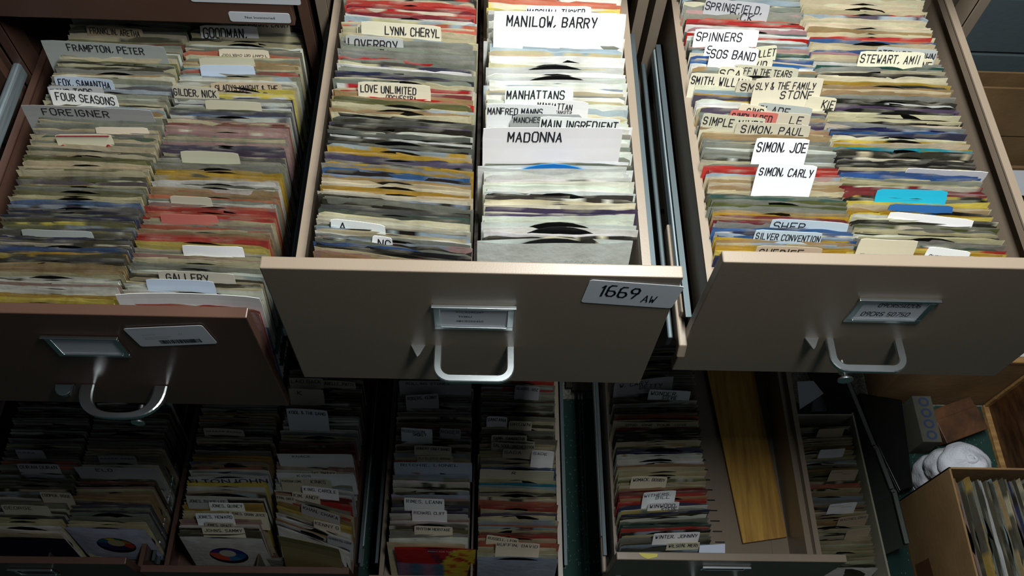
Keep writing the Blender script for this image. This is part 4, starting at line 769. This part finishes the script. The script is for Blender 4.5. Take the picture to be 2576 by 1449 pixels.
# cardboard box of albums
cb = empty('cardboard_box'); tag(cb, 'open brown cardboard box packed with upright album sleeves, bottom right corner', 'box')
X0, X1, Y0, Y1, ZB = 1.183, 1.535, -.135, .213, .30; th = .005
def wall_(A_, B_): return slab('side_wall', cb, (A_, B_), .002, ZB, th, BOARD)
sw = wall_((X0, Y1), (X0, Y0)); wall_((X1, Y1), (X0, Y1)); wall_((X1, Y0), (X1, Y1)); wall_((X0, Y0), (X1, Y0))
o = MB(); o.box(X0, X1, Y0, Y1, 0, .004); o.build('box_bottom', BOARD, cb)
o = MB(); o.prism([(-.03, .02), (.035, .02), (.035, .10), (-.03, .105)], X0-.0008, X0-.0003, 'x'); o.build('tape', mat('dark_tape', (96, 62, 40), .4), cb)
o = MB(); o.prism([(-.055, .005), (-.028, .01), (-.028, .105), (-.05, .085)], X0-.0012, X0-.0006, 'x'); o.build('torn_label', mat('torn_paper', (176, 168, 150), .8), cb)
lpc = list('MCTPKVYYCGASHKASGTCMCVNGKMCGVSGMTCAGCSKWVMGCGHKTCMG')
x = X0+.012; k = 0
while x < X1-.012:
    key = lpc[k % len(lpc)]; wq = .310*random.uniform(.98, 1.0); h = .262+random.uniform(-.004, .006)+(.010 if key == 'Y' and k < 9 else 0)
    V, Fc, C = sleeve_geo(key, wq, h, pattern=random.choice((None, 'G', 'A', 'K')), bend=random.gauss(0, .001), gap=1.3, fade=random.uniform(.05, .35)); o = MB(); o.add(V, Fc, C)
    ob = o.build('album_sleeve', PAPER); ob.matrix_world = Matrix.Translation((x, (Y0+Y1)/2+random.uniform(-.006, .006), .006)) @ Matrix.Rotation(pi/2, 4, 'Z') @ Matrix.Rotation(radians(random.uniform(-.4, .4)), 4, 'X')
    if random.random() < .5:
        dv, df = disc_geo(.1315, .0012, 40); m_ = MB(); m_.add(dv, df); dd = m_.build('disc', VINYL, ob); dd.location = (0, 0, h-.1315+random.uniform(-.003, .004))
    tag(ob, f"{CN[key]} album sleeve standing in the open cardboard box at the bottom right", 'record', f"{CN[key]} album sleeves in the cardboard box"); x += random.uniform(.0062, .0080); k += 1
# wooden box and dark crate
wx = empty('wooden_box'); tag(wx, 'large brown wooden box on the floor at the right, light edged top', 'box')
def pl(name, b6, mt, par): o = MB(); o.box(*b6); return o.build(name, mt, par, bevel=.001)
pl('front_board', (1.165, 1.80, .506, .518, .002, .292), BOARD, wx); pl('side_board', (1.165, 1.177, .518, 1.18, .002, .292), BOARD, wx); pl('back_board', (1.165, 1.80, 1.17, 1.18, .002, .292), BOARD, wx)
pl('top_rail', (1.165, 1.80, .503, .520, .292, .304), LWOOD, wx); pl('side_rail', (1.162, 1.180, .520, 1.18, .292, .304), LWOOD, wx)
sheet('wrapping_paper', 'red and white printed paper lying in the wooden box at the right edge', 'paper', [(1.42,.53,.285),(1.75,.53,.285),(1.75,.70,.28),(1.45,.66,.29)], (214,208,212), .002)
o = MB()
for cx_, cy_, r_ in ((1.50,.56,.016),(1.55,.60,.02),(1.47,.55,.010)): o.prism([(cx_+r_*cos(2*pi*k/14), cy_+r_*sin(2*pi*k/14)*.7) for k in range(14)], .2905, .2915, 'z')
o.build('red_print', mat('red_print', (190, 60, 50), .6), bpy.data.objects['wrapping_paper'])
dc = empty('wooden_crate'); tag(dc, 'dark stained wooden crate with pale bare edges standing on the floor at the right', 'crate')
pl('side_panel', (1.512, 1.522, .19, .498, .016, .46), DWOOD, dc); pl('bottom_edge', (1.497, 1.80, .18, .500, .001, .017), LWOOD, dc); pl('back_edge', (1.500, 1.523, .494, .502, .016, .46), LWOOD, dc); pl('front_panel', (1.522, 1.80, .188, .20, .016, .46), DWOOD, dc); pl('top_panel', (1.50, 1.80, .19, .50, .46, .47), DWOOD, dc)
o = MB(); o.prism([(.22, .05), (.225, .065), (.36, .20), (.22, .052)], 1.5085, 1.5115, 'x'); o.build('pink_strip', mat('pink_strip', (216, 150, 140), .5), dc)
# carton at the back wall, papers beside the cabinet
bc = empty('cardboard_carton'); tag(bc, 'large plain cardboard carton against the back wall beyond the right cabinet', 'carton')
q1 = 1.2
pl('front_flap', (.95, 2.05, q1, q1+.006, .002, .602), BOARD, bc); pl('back_flap', (.95, 2.05, 1.30, 1.306, .002, .56), BOARD, bc); pl('left_side', (.95, .956, q1, 1.30, .002, .60), BOARD, bc); pl('inside_floor', (.95, 2.05, q1, 1.30, .40, .405), BOARD, bc)
sheet('white_sheet', 'white sheet of paper on the wooden box at the right edge of the picture', 'paper', [at(2546,428,.306), at(2562,490,.306), at(2640,500,.306), at(2640,430,.306)], (226,230,240), .001)
sheet('folded_paper', 'folded white paper leaning in the dark gap right of the right lower drawer', 'paper', [at(2012,1030,.12),at(2072,990,.12),at(2046,958,.12),at(2005,960,.12)], (196,202,214), .001)
sheet('folded_paper', 'grey paper corner lying behind the folded white paper right of the drawer', 'paper', [at(2040,1036,.03),at(2150,1030,.03),at(2130,940,.03),at(2060,935,.03)], (120,128,134), .001)
print('OBJ', len(bpy.data.objects), 'tris~', sum(len(m.polygons)*2 for m in bpy.data.meshes))
